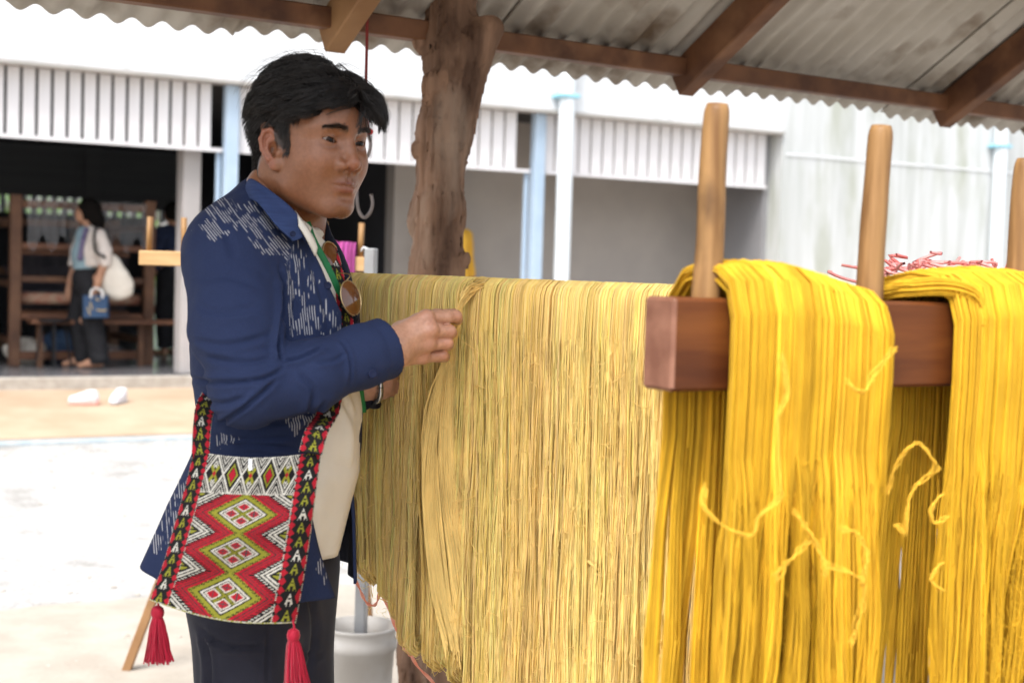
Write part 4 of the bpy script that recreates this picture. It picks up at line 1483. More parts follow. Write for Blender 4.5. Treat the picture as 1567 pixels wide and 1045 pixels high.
# a few marks
for m_, s_ in (((0.046, 0.055, -0.058), 0.0022), ((0.040, 0.058, -0.068), 0.0018), ((0.058, 0.047, 0.006), 0.0012), ((0.022, 0.064, -0.05), 0.0013)):
    C = blend(C, (0.11, 0.045, 0.03), 0.7 * np.exp(-((hq - np.array([m_[0], -m_[1], m_[2]])) ** 2).sum(1) / s_ ** 2))
C *= (1 + 0.025 * vnoise(V, 60) + 0.035 * vnoise(V, 220))[:, None]
body_parts = [(V, F, C, 0)]

# eyes, looking a little to his left
gz = nrm(HF * 1.0 + HL * -0.16 - HU * 0.06)
for sg in (-1, 1):
    c = h2w((EYE[0], EYE[1] * sg, EYE[2]))
    th = np.linspace(0, math.pi, 34)
    prof = np.stack([EYER * np.sin(th), EYER * np.cos(th)], 1)
    v, f = lathe_vf(np.maximum(prof, [[1e-5, -1]]), 30)
    a = nrm(np.cross(gz, MZ))
    b = np.cross(a, gz)
    ang = np.repeat(th, 30)
    bulge = 1 + 0.06 * np.clip(1 - ang / 0.5, 0, 1)
    w = c + (v[:, :1] * a + v[:, 1:2] * -b + v[:, 2:] * gz) * bulge[:, None]
    col = np.where(ang[:, None] < 0.24, [[0.004, 0.004, 0.004]], np.where(ang[:, None] < 0.64, [[0.022, 0.010, 0.006]], [[0.24, 0.185, 0.16]]))
    body_parts.append((w, f, col, 1))

# ---------------------------------------------------------------- hands
def hand_r(P):
    W = [at(570, 538, 2.185), at(600, 528, 2.205)]
    d = s_cap(P, W[0], W[1], 0.027, 0.027)
    d = su(d, s_cap(P, at(590, 545, 2.200), at(606, 542, 2.210), 0.022, 0.023), 0.02)
    mc = [(653, 486, 2.238), (659, 505, 2.232), (656, 526, 2.238), (647, 546, 2.250)]
    ws = [(606, 514, 2.215), (606, 525, 2.210), (606, 537, 2.212), (604, 548, 2.220)]
    for (a, b, r0, r1) in zip(ws, mc, (0.0155, 0.0155, 0.0150, 0.0140), (0.0128, 0.0128, 0.0120, 0.0112)):
        d = su(d, s_cap(P, at(*a), at(*b), r0, r1), 0.013)
    d = su(d, s_ell(P, at(628, 515, 2.245), (0.030, 0.016, 0.026)), 0.015)
    # knuckles
    for k, r in zip(mc, (0.0108, 0.0112, 0.0108, 0.0098)):
        d = su(d, s_ell(P, at(k[0] - 1, k[1], k[2] - 0.0045), (r, r, r)), 0.007)
    fg = [([(653, 486, 2.242), (683, 486, 2.262), (697, 484, 2.276), (700, 489, 2.298)], (0.0118, 0.0104, 0.0100, 0.0090)),
          ([(659, 506, 2.236), (688, 507, 2.254), (690, 509, 2.280), (676, 511, 2.292)], (0.0114, 0.0100, 0.0092, 0.0084)),
          ([(656, 527, 2.242), (684, 525, 2.258), (685, 528, 2.282), (670, 530, 2.292)], (0.0108, 0.0096, 0.0088, 0.0080)),
          ([(647, 547, 2.254), (677, 543, 2.268), (680, 546, 2.288), (667, 548, 2.296)], (0.0102, 0.0088, 0.0080, 0.0074))]
    for pts, rad in fg:
        d = su(d, s_chain(P, [at(*p) for p in pts], rad, 0.004), 0.0045)
    th = s_chain(P, [at(612, 508, 2.245), at(640, 492, 2.285), at(668, 484, 2.308), at(694, 481, 2.312)], (0.0165, 0.0128, 0.0112, 0.0095), 0.006)
    d = su(d, th, 0.009)
    # tendons
    for k, s in zip(mc[:3], ws[:3]):
        a, b = at(*s), at(*k)
        d = su(d, s_cap(P, a * 0.35 + b * 0.65 + np.array([0, -0.0105, 0.001]), b + np.array([0, -0.0085, 0]), 0.0028, 0.0030), 0.007)
    return d


c0 = at(645, 515, 2.250)
V, F = sdf_mesh(hand_r, c0 - [0.10, 0.11, 0.075], c0 + [0.09, 0.10, 0.075], 0.0018)
SH = np.array([0.52, 0.285, 0.190])  # hand skin lighter than the face, brighter light put into its colour
Ch = np.tile(SH, (len(V), 1))
for kx, ky, kz in ((653, 486, 2.230), (659, 505, 2.225), (656, 526, 2.230), (647, 546, 2.240), (688, 508, 2.250), (684, 526, 2.250), (677, 544, 2.260), (698, 486, 2.270)):
    w = np.exp(-((V - at(kx, ky, kz)) ** 2).sum(1) / 0.013 ** 2)
    Ch = Ch + (np.array([0.50, 0.215, 0.14]) - Ch) * (0.5 * w)[:, None]
Ch *= (1 + 0.05 * vnoise(V, 90) + 0.05 * vnoise(V, 30))[:, None]
body_parts.append((V, F, Ch, 0))


def hand_l(P):
    d = s_cap(P, at(556, 592, 2.405), at(580, 588, 2.425), 0.026, 0.025)
    for a, b in (((584, 578, 2.430), (606, 572, 2.465)), ((584, 588, 2.435), (606, 584, 2.470)), ((584, 596, 2.435), (604, 594, 2.465))):
        d = su(d, s_cap(P, at(*a), at(*b), 0.0150, 0.0135), 0.012)
    for pts in ([(606, 572, 2.465), (624, 572, 2.485), (628, 562, 2.505), (620, 556, 2.510)], [(606, 580, 2.470), (622, 584, 2.490), (624, 576, 2.510), (616, 570, 2.515)],
                [(604, 588, 2.465), (618, 593, 2.485), (620, 586, 2.505), (612, 581, 2.510)], [(602, 596, 2.460), (613, 600, 2.475), (615, 594, 2.495), (608, 590, 2.500)]):
        d = su(d, s_chain(P, [at(*p) for p in pts], (0.0112, 0.0095, 0.0085, 0.008), 0.004), 0.0045)
    d = su(d, s_chain(P, [at(582, 572, 2.415), at(604, 562, 2.435), at(622, 556, 2.460)], (0.014, 0.0115, 0.0095), 0.005), 0.010)
    return d


c0 = at(592, 582, 2.445)
V, F = sdf_mesh(hand_l, c0 - [0.08, 0.08, 0.06], c0 + [0.07, 0.09, 0.06], 0.0024)
body_parts.append((V, F, np.tile(SH * 0.98, (len(V), 1)) * (1 + 0.05 * vnoise(V, 60))[:, None], 0))

# ---------------------------------------------------------------- torso frame, shared by body and clothes
TY = R(24.0)
TF = np.array([math.cos(TY), -math.sin(TY), 0.0])
TL = np.array([math.sin(TY), math.cos(TY), 0.0])
TM = np.stack([TF, TL, MZ], 1)


def torso_f(P):
    d = s_ell(P, at(423, 506, 2.275), (0.116, 0.150, 0.190), TM)
    d = su(d, s_ell(P, at(434, 650, 2.275), (0.112, 0.140, 0.21), TM), 0.05)
    d = su(d, s_cap(P, at(352, 385, 2.165), at(428, 388, 2.40), 0.066, 0.062), 0.06)
    d = su(d, s_ell(P, at(392, 400, 2.265), (0.080, 0.115, 0.095), TM), 0.04)
    d = su(d, s_cap(P, at(420, 330, 2.275), at(405, 372, 2.275), 0.062, 0.085), 0.045)
    return d


ARM = [at(352, 400, 2.135), at(360, 500, 2.095), at(382, 588, 2.075)]
FORE = [at(384, 596, 2.080), at(470, 576, 2.110), at(552, 546, 2.165), at(588, 533, 2.190)]


def bodycore_f(P):
    d = torso_f(P) + 0.03
    d = su(d, s_chain(P, ARM, (0.05, 0.048, 0.044), 0.02), 0.03)
    d = su(d, s_chain(P, FORE, (0.043, 0.038, 0.03, 0.026), 0.01), 0.02)
    d = su(d, s_chain(P, [at(432, 398, 2.40), at(496, 540, 2.44), at(508, 604, 2.43), at(565, 594, 2.42)], (0.05, 0.045, 0.042, 0.026), 0.02), 0.03)
    hipc = at(405, 860, 2.27)
    d = su(d, s_ell(P, hipc, (0.09, 0.12, 0.14), TM), 0.05)
    for sgn in (-1, 1):
        a = hipc + TL * sgn * 0.058
        k = np.array([a[0] + 0.03, a[1], 0.47])
        f = np.array([a[0], a[1], 0.08])
        d = su(d, s_chain(P, [a, k, f], (0.06, 0.05, 0.035), 0.02), 0.03)
        d = su(d, s_cap(P, f + [0, 0, -0.035], f + TF * 0.15 + [0, 0, -0.045], 0.034, 0.026), 0.02)
    return su(d, s_cap(P, at(425, 300, 2.26), at(415, 370, 2.27), 0.055, 0.06), 0.03)


V, F = sdf_mesh(bodycore_f, np.array([-0.75, 1.85, 0.0]), np.array([0.02, 2.7, 1.56]), 0.011)
body_parts.append((V, F, np.tile(SK, (len(V), 1)), 0))
n0, Vs, Fs, Cs, Ms = 0, [], [], [], []
for v, f, c, mm in body_parts:
    Vs.append(v)
    Fs.append(f + n0)
    Cs.append(c)
    Ms.append(np.full(len(f), mm))
    n0 += len(v)
mesh_obj('body', np.concatenate(Vs), np.concatenate(Fs), ['skin', 'eyeball'], man, vcol=np.clip(np.concatenate(Cs), 0.003, 0.9), mat_idx=np.concatenate(Ms))

# ---------------------------------------------------------------- hair
g = np.random.default_rng(23)


def grad(f, P, e=0.002):
    P = P.astype(np.float32)
    f0 = f(P)
    G = np.stack([f(P + np.array([e if i == j else 0 for j in range(3)], np.float32)) - f0 for i in range(3)], 1) / e
    return f0, nrm(G)


def roots(n, lo, hi, cond):
    out = []
    tot = 0
    while tot < n:
        u = nrm(g.normal(size=(n * 3, 3)))
        q = np.array([-0.005, 0, 0.02]) + u * np.array([0.10, 0.08, 0.11])
        q = q[cond(q)]
        P = h2w(q)
        for _ in range(3):
            d, N = grad(scalp_f, P)
            P = P - d[:, None] * N
        qq = w2h(P.astype(np.float32)).astype(float)
        ok = (hairline(qq) > lo) & (hairline(qq) < hi)
        out.append(P[ok])
        tot += ok.sum()
    return np.concatenate(out)[:n]


def grow(Pr, length, steps, flow, offs, lift0, grav, seed, wave=0.0):
    """strands that leave the scalp, follow the combing direction and lie on a growing layer of hair"""
    gg = np.random.default_rng(seed)
    n = len(Pr)
    P = Pr.copy()
    _, N = grad(scalp_f, P)
    D = nrm(N * lift0 + flow(w2h(P.astype(np.float32)).astype(float)) @ HM.T)
    out = [P - N * 0.002]
    st = (length / steps)[:, None]
    for k in range(steps):
        P = P + D * st
        d, N = grad(scalp_f, P)
        fl = flow(w2h(P.astype(np.float32)).astype(float)) @ HM.T
        D = nrm(D * 0.65 + fl * 0.40 - MZ * grav * (k / steps) + gg.normal(size=(n, 3)) * wave)
        lay = offs * min(1.0, (k + 1) / 3.0)
        low = d < lay
        P[low] += (N * (lay - d)[:, None])[low]
        far = d > lay + 0.005
        P[far] -= (N * (0.6 * (d - lay - 0.005))[:, None])[far]
        out.append(P.copy())
    return np.stack(out, 1)


def flow_top(q):
    """combing: back over the near side, forward over the far brow, down at the back"""
    k = 0.5 + 0.5 * np.tanh((q[:, 1] - 0.010 - 0.25 * np.clip(0.06 - q[:, 0], 0, 0.2)) / 0.014)
    bk = np.stack([-0.80 + 0 * k, -0.34 - 2.0 * np.clip(q[:, 2] - 0.06, 0, 0.06), -0.30 - 5 * np.clip(-q[:, 0], 0, 0.12)], 1)
    fw = np.stack([0.55 + 0 * k, 0.50 + 0 * k, -0.25 + 0 * k], 1)
    t = bk * (1 - k[:, None]) + fw * k[:, None]
    back = np.clip((-0.035 - q[:, 0]) / 0.03, 0, 1)[:, None]
    t = t * (1 - back) + np.stack([-0.35 + 0 * k, 3 * q[:, 1], -0.9 + 0 * k], 1) * back
    return nrm(t)


def clumped(roots_, per, spread, length, steps, offs_lo, offs_hi, grav, seed, lift0, wave=0.05):
    gg = np.random.default_rng(seed)
    n = len(roots_)
    L = length * gg.uniform(0.75, 1.15, n) * np.interp(w2h(roots_.astype(np.float32))[:, 0], [-0.08, -0.03, 0.02], [0.42, 0.62, 1.0])
    guide = grow(roots_, L, steps, flow_top, gg.uniform(offs_lo, offs_hi, n) * np.interp(w2h(roots_.astype(np.float32))[:, 0], [-0.07, 0.0, 0.05], [0.7, 1.2, 1.2]), lift0, grav, seed, wave)
    out = []
    for k in range(per):
        o = gg.normal(size=(n, 1, 3)) * spread
        prof = np.sin(np.linspace(0.25, math.pi * 0.95, steps + 1))[None, :, None]
        tw = gg.normal(size=(n, 1, 3)) * spread * 0.5 * np.linspace(0, 1, steps + 1)[None, :, None] ** 2
        out.append(guide + o * prof + tw)
    return np.concatenate(out)


strands = []
R1 = roots(620, 0.004, 1, lambda q: (q[:, 2] > 0.046) & (q[:, 0] > -0.085))
S = clumped(R1, 9, 0.0019, 0.060, 8, 0.006, 0.015, 0.05, 1, 0.50, 0.035)
strands.append((S, 0.00048))
R2 = roots(95, 0.001, 0.03, lambda q: (q[:, 0] > 0.045) & (q[:, 2] > 0.045) & (q[:, 1] > 0.004))            # lock that falls forward over the far brow
S = clumped(R2, 13, 0.0022, 0.056, 9, 0.010, 0.020, 0.45, 2, 1.0, 0.05)
strands.append((S, 0.00042))
R5 = roots(150, 0.0, 0.022, lambda q: (q[:, 0] > 0.040) & (q[:, 2] > 0.035) & (q[:, 1] < 0.016) & (q[:, 1] > -0.060))   # front hair brushed over to the near side
_ft = flow_top
flow_top = lambda q: nrm(np.stack([-0.55 - 3.0 * np.clip(-q[:, 1] - 0.03, 0, 0.05), -0.80 + 0 * q[:, 0], -0.30 + 0 * q[:, 0]], 1))
S = clumped(R5, 10, 0.0019, 0.060, 9, 0.007, 0.017, 0.10, 6, 0.9, 0.035)
flow_top = _ft
strands.append((S, 0.00042))
R3 = roots(4600, 0.0, 0.2, lambda q: (q[:, 2] < 0.080) & (q[:, 0] < 0.050))
z3 = w2h(R3.astype(np.float32)).astype(float)
fl_side = lambda q: nrm(np.stack([-0.60 + 0 * q[:, 0], 0 * q[:, 0], -0.75 + 0 * q[:, 0]], 1))
up3 = np.clip((z3[:, 2] + 0.02) / 0.075, 0, 1)
S = grow(R3, g.uniform(0.006, 0.012, len(R3)) * (0.7 + 2.2 * up3), 4, fl_side, g.uniform(0.0005, 0.003, len(R3)) + 0.007 * up3, 0.40, 0.05, 3, 0.06)
strands.append((S, 0.00040))
_sc = scalp_f
scalp_f = lambda P: head_f(P, False)
R6 = roots(1500, -0.002, 0.2, lambda q: (q[:, 2] < 0.035) & (q[:, 0] > 0.002) & (q[:, 0] < 0.05))            # sideburns
fl_dn = lambda q: nrm(np.stack([-0.15 + 0 * q[:, 0], 0 * q[:, 0], -0.95 + 0 * q[:, 0]], 1))
S = grow(R6, g.uniform(0.006, 0.012, len(R6)), 3, fl_dn, g.uniform(0.0005, 0.003, len(R6)), 0.35, 0.05, 8, 0.08)
scalp_f = _sc
strands.append((S, 0.00036))
# flyaways on top
R4 = roots(130, 0.01, 1, lambda q: q[:, 2] > 0.085)
S = grow(R4, g.uniform(0.04, 0.07, 130), 9, flow_top, g.uniform(0.016, 0.030, 130), 1.2, 0.02, 4, 0.10)
strands.append((S, 0.00026))
parts = [tubes(S, np.linspace(1.0, 0.35, S.shape[1])[None] * r * np.ones((len(S), 1)), 3) for S, r in strands]


def haircap_f(P):
    q = w2h(P)
    d = scalp_f(P)
    v = 0.005 * np.clip((q[:, 2] - 0.045) / 0.04, 0, 1) + 0.0015
    d = d - v + 0.0015 * vnoise(P, 150)
    return np.maximum(d, -(hairline(q) - 0.006))


v1, f1 = sdf_mesh(haircap_f, HO - [0.16, 0.16, 0.12], HO + [0.16, 0.16, 0.17], 0.004)
nf = sum(len(p[1]) for p in parts)
V, F = join(parts + [(v1, f1)])
mesh_obj('hair', V, F, ['black_hair', 'hair_base'], man, mat_idx=np.r_[np.zeros(nf), np.ones(len(f1))])
# brow hairs
bs = []
for sg in (-1, 1):
    for i in range(210):
        u = g.random()
        y = 0.011 + 0.036 * u
        z = 0.0170 + 0.0070 * math.sin(u * 2.3) - 0.0035 * u + g.normal() * 0.0025 * (1 - 0.5 * u)
        bs.append((sg, y, z, u))
q = np.array([(0.09, s * y, z) for s, y, z, u in bs])
P = h2w(q)
for _ in range(6):
    d, N = grad(head_f, P)
    P = P - d[:, None] * HF * 0.8
d, N = grad(head_f, P)
sgv = np.array([b[0] for b in bs])[:, None]
uu = np.array([b[3] for b in bs])[:, None]
dirw = nrm(HL * sgv * (0.5 + uu) + HU * (0.7 - 1.0 * uu) + g.normal(size=(len(bs), 3)) * 0.2)
pth = np.stack([P - N * 0.0005, P + dirw * 0.003 + N * 0.0009, P + dirw * 0.0062 + N * 0.0007], 1)
V, F = tubes(pth, 0.00024, 3)
nf = len(V) // 2
mesh_obj('eyebrow', V[:nf], F[:len(F) // 2], 'black_hair', man)
mesh_obj('eyebrow', V[nf:], F[len(F) // 2:] - nf, 'black_hair', man)

# ---------------------------------------------------------------- jacket: upper part with the near sleeve
EDGE = np.array([(455, 330), (472, 366), (500, 430), (521, 478), (528, 540), (512, 620), (494, 690), (488, 720)], float)
CUFF_D = nrm(FORE[3] - FORE[2])


def sleeves_f(P):
    d = s_chain(P, ARM, (0.071, 0.062, 0.054), 0.03)
    fo = s_chain(P, FORE, (0.059, 0.051, 0.046, 0.044), 0.02)
    d = su(d, fo, 0.018)
    cuff = s_cap(P, FORE[3] - CUFF_D * 0.062, FORE[3] + CUFF_D * 0.02, 0.0485, 0.0470)
    cuff = np.maximum(cuff, -((P - (FORE[3] - CUFF_D * 0.060)) @ CUFF_D.astype(np.float32)))
    d = np.minimum(d, cuff)
    d = np.maximum(d, (P - (FORE[3] + CUFF_D * 0.004)) @ CUFF_D.astype(np.float32))
    return np.maximum(d, -s_cap(P, FORE[3] - CUFF_D * 0.02, FORE[3] + CUFF_D * 0.05, 0.040, 0.040))


def far_sleeve_f(P):
    d = s_chain(P, [at(432, 398, 2.41), at(496, 530, 2.44), at(508, 604, 2.430), at(548, 600, 2.420)], (0.066, 0.058, 0.050, 0.032), 0.02)
    return d


def jacket_f(P):
    t = torso_f(P) - 0.006
    pix = topx(P)
    q = (P - at(424, 560, 2.275)) @ TM
    xe = np.interp(pix[:, 1], EDGE[:, 1], EDGE[:, 0])
    cut = np.minimum(np.minimum((pix[:, 0] - xe) / 978.0, 0.052 - q[:, 1]), q[:, 0] + 0.02)
    inner = torso_f(P) + 0.016
    cut = np.minimum(cut, inner)
    t = np.maximum(t, cut)
    t = su(t, far_sleeve_f(P), 0.03)
    t = np.maximum(t, cut)
    # neck hole
    t = ss(t, s_cap(P, at(424, 352, 2.265), at(446, 280, 2.25), 0.060, 0.066), 0.008)
    d = su(t, sleeves_f(P), 0.016)
    return np.maximum(d, 0.985 - P[:, 2] - 0.0)


V, F = sdf_mesh(jacket_f, np.array([-0.62, 1.94, 0.96]), np.array([-0.09, 2.62, 1.56]), 0.0034)
N = vnormals(V, F)
PX = topx(V)
near = N @ nrm(_CP - HO) > -0.15


def creases(V, N, PX, lines, near):
    """folds pressed into cloth along drawn lines: (points, width px, depth m)"""
    D = np.zeros(len(V))
    for pts, w, amp in lines:
        w, amp = w * 0.62, amp * 1.15
        P = spline(pts, 24)
        best = np.full(len(V), 1e9)
        sd = np.zeros(len(V))
        tt = np.zeros(len(V))
        for i in range(23):
            a, b = P[i], P[i + 1]
            ab = b - a
            t = np.clip(((PX - a) @ ab) / (ab @ ab), 0, 1)
            dv = PX - a - t[:, None] * ab
            dd = np.hypot(dv[:, 0], dv[:, 1])
            m_ = dd < best
            best[m_] = dd[m_]
            sd[m_] = np.sign(ab[0] * dv[m_, 1] - ab[1] * dv[m_, 0])
            tt[m_] = (i + t[m_]) / 23
        end = np.clip(np.minimum(tt, 1 - tt) * 6, 0, 1)
        s = sd * best
        D += end * amp * (-np.exp(-(s / w) ** 2) + 0.75 * np.exp(-((s - 1.7 * w) / (1.3 * w)) ** 2) + 0.35 * np.exp(-((s + 1.7 * w) / (1.3 * w)) ** 2))
    return V + N * (D * near)[:, None]


SLEEVE_FOLDS = [([(427, 400), (430, 470), (425, 530), (432, 552)], 5, 0.010),
                ([(432, 552), (462, 546), (500, 528)], 5, 0.006),
                ([(440, 560), (400, 580), (330, 585), (290, 578)], 6, 0.0055),
                ([(420, 548), (370, 555), (310, 545)], 7, 0.0035),
                ([(430, 575), (390, 610), (350, 640), (330, 650)], 6, 0.005),
                ([(455, 565), (480, 600), (470, 640)], 7, 0.0035),
                ([(520, 520), (535, 545), (537, 590)], 4, 0.004),
                ([(300, 470), (340, 478), (400, 470)], 9, 0.0025),
                ([(295, 520), (350, 528), (418, 512)], 8, 0.003),
                ([(300, 430), (350, 425), (410, 445)], 10, 0.002),
                ([(305, 610), (340, 618), (380, 606)], 7, 0.004),
                ([(480, 556), (510, 552), (530, 540)], 5, 0.003),
                ([(400, 650), (450, 642), (520, 612)], 7, 0.003)]
BODY_FOLDS = [([(440, 400), (452, 450), (448, 520)], 8, 0.004), ([(475, 400), (492, 450), (505, 500)], 7, 0.003), ([(330, 690), (390, 680), (470, 690)], 6, 0.004),
              ([(310, 330), (345, 360), (360, 400)], 12, 0.003), ([(460, 660), (480, 640), (500, 610)], 5, 0.003), ([(320, 668), (380, 672), (460, 668)], 5, 0.004)]
V = creases(V, N, PX, SLEEVE_FOLDS + BODY_FOLDS, near)
V = V + N * (0.0022 * vnoise(V, 22) + 0.0010 * vnoise(V, 60))[:, None]


def ikat_fields(PX):
    x, y = PX[:, 0], PX[:, 1]

    def dia(cx, cy, rx, ry, p=1.0):
        return np.clip(1.0 - (np.abs((x - cx) / rx) ** p + np.abs((y - cy) / ry) ** p), -1, 1)

    m_ = np.full(len(x), -1.0)
    for c in ((470, 520, 34, 90), (445, 440, 18, 60), (515, 540, 16, 60), (455, 470, 26, 60), (455, 560, 30, 60), (500, 500, 26, 60), (455, 400, 20, 40), (480, 590, 34, 50), (505, 560, 22, 40), (480, 430, 12, 22), (450, 640, 26, 30), (485, 645, 20, 30),
              (500, 790, 16, 44), (515, 850, 20, 36), (488, 740, 14, 30), (495, 870, 16, 30), (262, 800, 26, 34), (250, 760, 20, 30), (282, 760, 18, 40), (240, 830, 18, 22), (272, 720, 14, 30), (310, 660, 8, 30),
              (300, 640, 8, 30), (340, 672, 30, 16)):
        m_ = np.maximum(m_, dia(*c))
    ring = np.maximum(m_, -1)
    inner = np.maximum(dia(455, 470, 9, 20), np.maximum(dia(500, 500, 8, 20), dia(480, 590, 10, 18)))
    ring = np.where(inner > 0, -0.2, ring)
    sh = np.maximum(dia(395, 340, 52, 46), np.maximum(dia(345, 322, 40, 34), np.maximum(dia(425, 385, 30, 44), dia(325, 352, 34, 24))))
    mask = np.where(np.maximum(ring, sh) > 0, 0.235 + 0.17 * np.clip(np.maximum(ring, sh) * 2, 0, 1), 0.0) + np.clip(np.maximum(ring, sh), -0.15, 0) * 1.2
    # dash direction: upright on the fronts, slanting over the shoulder
    ang = np.where(sh > ring, R(38), R(4))
    u = (x * np.cos(ang) + y * -np.sin(ang)) / 978.0
    v = (x * np.sin(ang) + y * np.cos(ang)) / 978.0
    return {'gu': u, 'gv': v, 'ikat': mask}


fl = ikat_fields(PX)
arm_d = s_chain(V.astype(np.float32), ARM, (0.077, 0.073, 0.066), 0.03)
fore_d = s_chain(V.astype(np.float32), FORE, (0.07, 0.062, 0.056, 0.055), 0.02)
onsleeve = ((arm_d < 0.004) & (PX[:, 1] > 392)) | (fore_d < 0.004)
fl['ikat'] = np.where(onsleeve | ~near, -0.3, fl['ikat'])

# skirt of the jacket, open in front, flaring at the hem
nt_, nz_ = 120, 46
th = np.linspace(R(-16), R(-336), nt_)
SV = np.zeros((nt_, nz_, 3))
for j in range(nz_):
    f = j / (nz_ - 1)
    yb = 640 + (885 - 640) * f
    c = at(427 - 33 * f, yb, 2.275)
    ax_, ay_ = np.interp(f, [0, 0.25, 0.6, 1], [0.114, 0.115, 0.130, 0.143]), np.interp(f, [0, 0.25, 0.6, 1], [0.140, 0.147, 0.178, 0.203])
    off = np.interp(f, [0, 0.3, 1], [R(-12), R(-10), R(13)])
    w = (th - th[0]) / (th[-1] - th[0])
    tt = th + off * np.clip(1 - w * 3, 0, 1)
    wave = 1 + f ** 1.5 * (0.055 * np.sin(tt * 5 + 1.0) + 0.030 * np.sin(tt * 11 + 2))
    back = np.clip(-np.cos(tt), 0, 1)
    p = c + np.outer(ax_ * np.cos(tt) * wave, TF) + np.outer(ay_ * np.sin(tt) * wave, TL)
    p[:, 2] += f * (0.052 * back - 0.010 * np.clip(np.cos(tt), 0, 1))
    SV[:, j] = p
W, WF = thick(SV.reshape(-1, 3), nt_, nz_, 0.0035)
nn = vnormals(W, WF)
cen = W.mean(0)
if ((W[:nt_ * nz_] - cen) * nn[:nt_ * nz_])[:, :2].sum() < 0:
    WF = WF[:, ::-1].copy()
PXW = topx(W)
flw = ikat_fields(PXW)
nrmW = vnormals(W, WF)
flw['ikat'] = np.where(nrmW @ nrm(_CP - HO) > -0.2, flw['ikat'], -0.3)
JV = np.concatenate([V, W])
JF = np.concatenate([F, WF + len(V)])
lin = np.concatenate([np.zeros(len(F)), np.where((np.arange(len(WF)) >= (nt_ - 1) * (nz_ - 1)) & (np.arange(len(WF)) < 2 * (nt_ - 1) * (nz_ - 1)), 1, 0)])
far_side = ((V[F].mean(1) - at(424, 560, 2.275)) @ TL > 0.05)
lin[:len(F)] = far_side
jac = mesh_obj('jacket', JV, JF, ['ikat_cloth', 'jacket_lining'], man, mat_idx=lin, vf={k: np.concatenate([fl[k], flw[k]]) for k in fl})

# collar: a folded band that falls from the neck
topc = ats([(462, 306, 2.335), (425, 286, 2.335), (392, 275, 2.30), (381, 274, 2.262), (391, 277, 2.215), (412, 291, 2.185), (440, 312, 2.172), (460, 334, 2.172), (472, 351, 2.178)])
botc = ats([(478, 330, 2.360), (430, 296, 2.365), (385, 285, 2.315), (369, 297, 2.262), (378, 303, 2.195), (396, 312, 2.150), (421, 342, 2.128), (438, 358, 2.128), (449, 369, 2.135)])
a, b = spline(topc, 60), spline(botc, 60)
rows = []
for k, f in enumerate(np.linspace(0, 1, 14)):
    bul = math.sin(f * math.pi) * 0.006
    cc = (a.mean(0) + b.mean(0)) / 2
    out = nrm((a + b) / 2 - cc)
    rows.append(a * (1 - f) + b * f + out * bul + MZ * (0.004 * math.sin(min(1, f * 4) * math.pi)))
CV = np.stack(rows, 1)
W, WF = thick(CV.reshape(-1, 3), 60, 14, -0.003)
stand = spline(ats([(470, 318, 2.325), (430, 300, 2.325), (398, 285, 2.30), (389, 284, 2.262), (397, 287, 2.225), (416, 301, 2.20), (444, 322, 2.188), (468, 348, 2.19)]), 60)
inn = np.stack([a, (a + stand) / 2 - MZ * 0.006, stand - MZ * 0.03], 1)
W2, WF2 = thick(inn.reshape(-1, 3), 60, 3, 0.002)
V_, F_ = join([(W, WF), (W2, WF2)])
col_o = mesh_obj('collar', V_, F_, 'navy_collar', jac)


def disc_button(c, n, r, m, parent, name='button'):
    n = nrm(n)
    a = nrm(np.cross(n, MZ + 0.01))
    b = np.cross(n, a)
    v, f = lathe_vf([(0.0003, 0.0030), (r * 0.6, 0.0028), (r * 0.85, 0.0036), (r, 0.002), (r, 0.0), (0.0003, 0.0)], 18)
    return mesh_obj(name, np.asarray(c) + v[:, :1] * a + v[:, 1:2] * b + v[:, 2:] * n, f, m, parent)


def snap(f, p, direction, steps=14):
    """slide a point along a direction until it lies on a surface"""
    p = np.array(p, np.float32)
    for _ in range(steps):
        p = p + np.asarray(direction, np.float32) * float(f(p[None])[0]) * 0.9
    return p


vw = lambda p: nrm(np.asarray(p) - _CP)
for px, py, r, f in ((448, 360, 0.0045, None), (501, 437, 0.0062, jacket_f), (570, 572, 0.0072, jacket_f)):
    p = at(px, py, 2.10)
    p = snap(jacket_f, p, vw(p)) if f else at(448, 358, 2.122)
    disc_button(p - vw(p) * 0.001, -vw(p) + np.array([0.3, 0, 0]), r, 'navy_button', jac)

# ---------------------------------------------------------------- shirt
def shirt_f(P):
    d = torso_f(P) + 0.0085
    d = su(d, s_ell(P, at(440, 650, 2.27), (0.112, 0.11, 0.165), TM), 0.04)
    neck = s_cap(P, at(424, 345, 2.265), at(446, 300, 2.255), 0.067, 0.066)
    d = su(d, neck, 0.02)
    d = np.maximum(d, -s_cap(P, at(428, 330, 2.262), at(462, 230, 2.24), 0.0600, 0.066))
    d = np.maximum(d, (P - at(440, 318, 2.2)) @ nrm(np.array([0.645, -0.05, 0.765])).astype(np.float32))
    return np.maximum(d, 0.99 - P[:, 2])


V, F = sdf_mesh(shirt_f, np.array([-0.52, 2.02, 0.97]), np.array([-0.13, 2.55, 1.60]), 0.005)
N = vnormals(V, F)
PXs = topx(V)
V = creases(V, N, PXs, [([(470, 350), (505, 400), (530, 470), (545, 520)], 4, 0.003), ([(520, 600), (545, 660), (540, 760)], 9, 0.004), ([(535, 590), (550, 650), (548, 720)], 7, 0.003),
                        ([(478, 345), (500, 372), (515, 410)], 3, 0.003)], np.ones(len(V)))
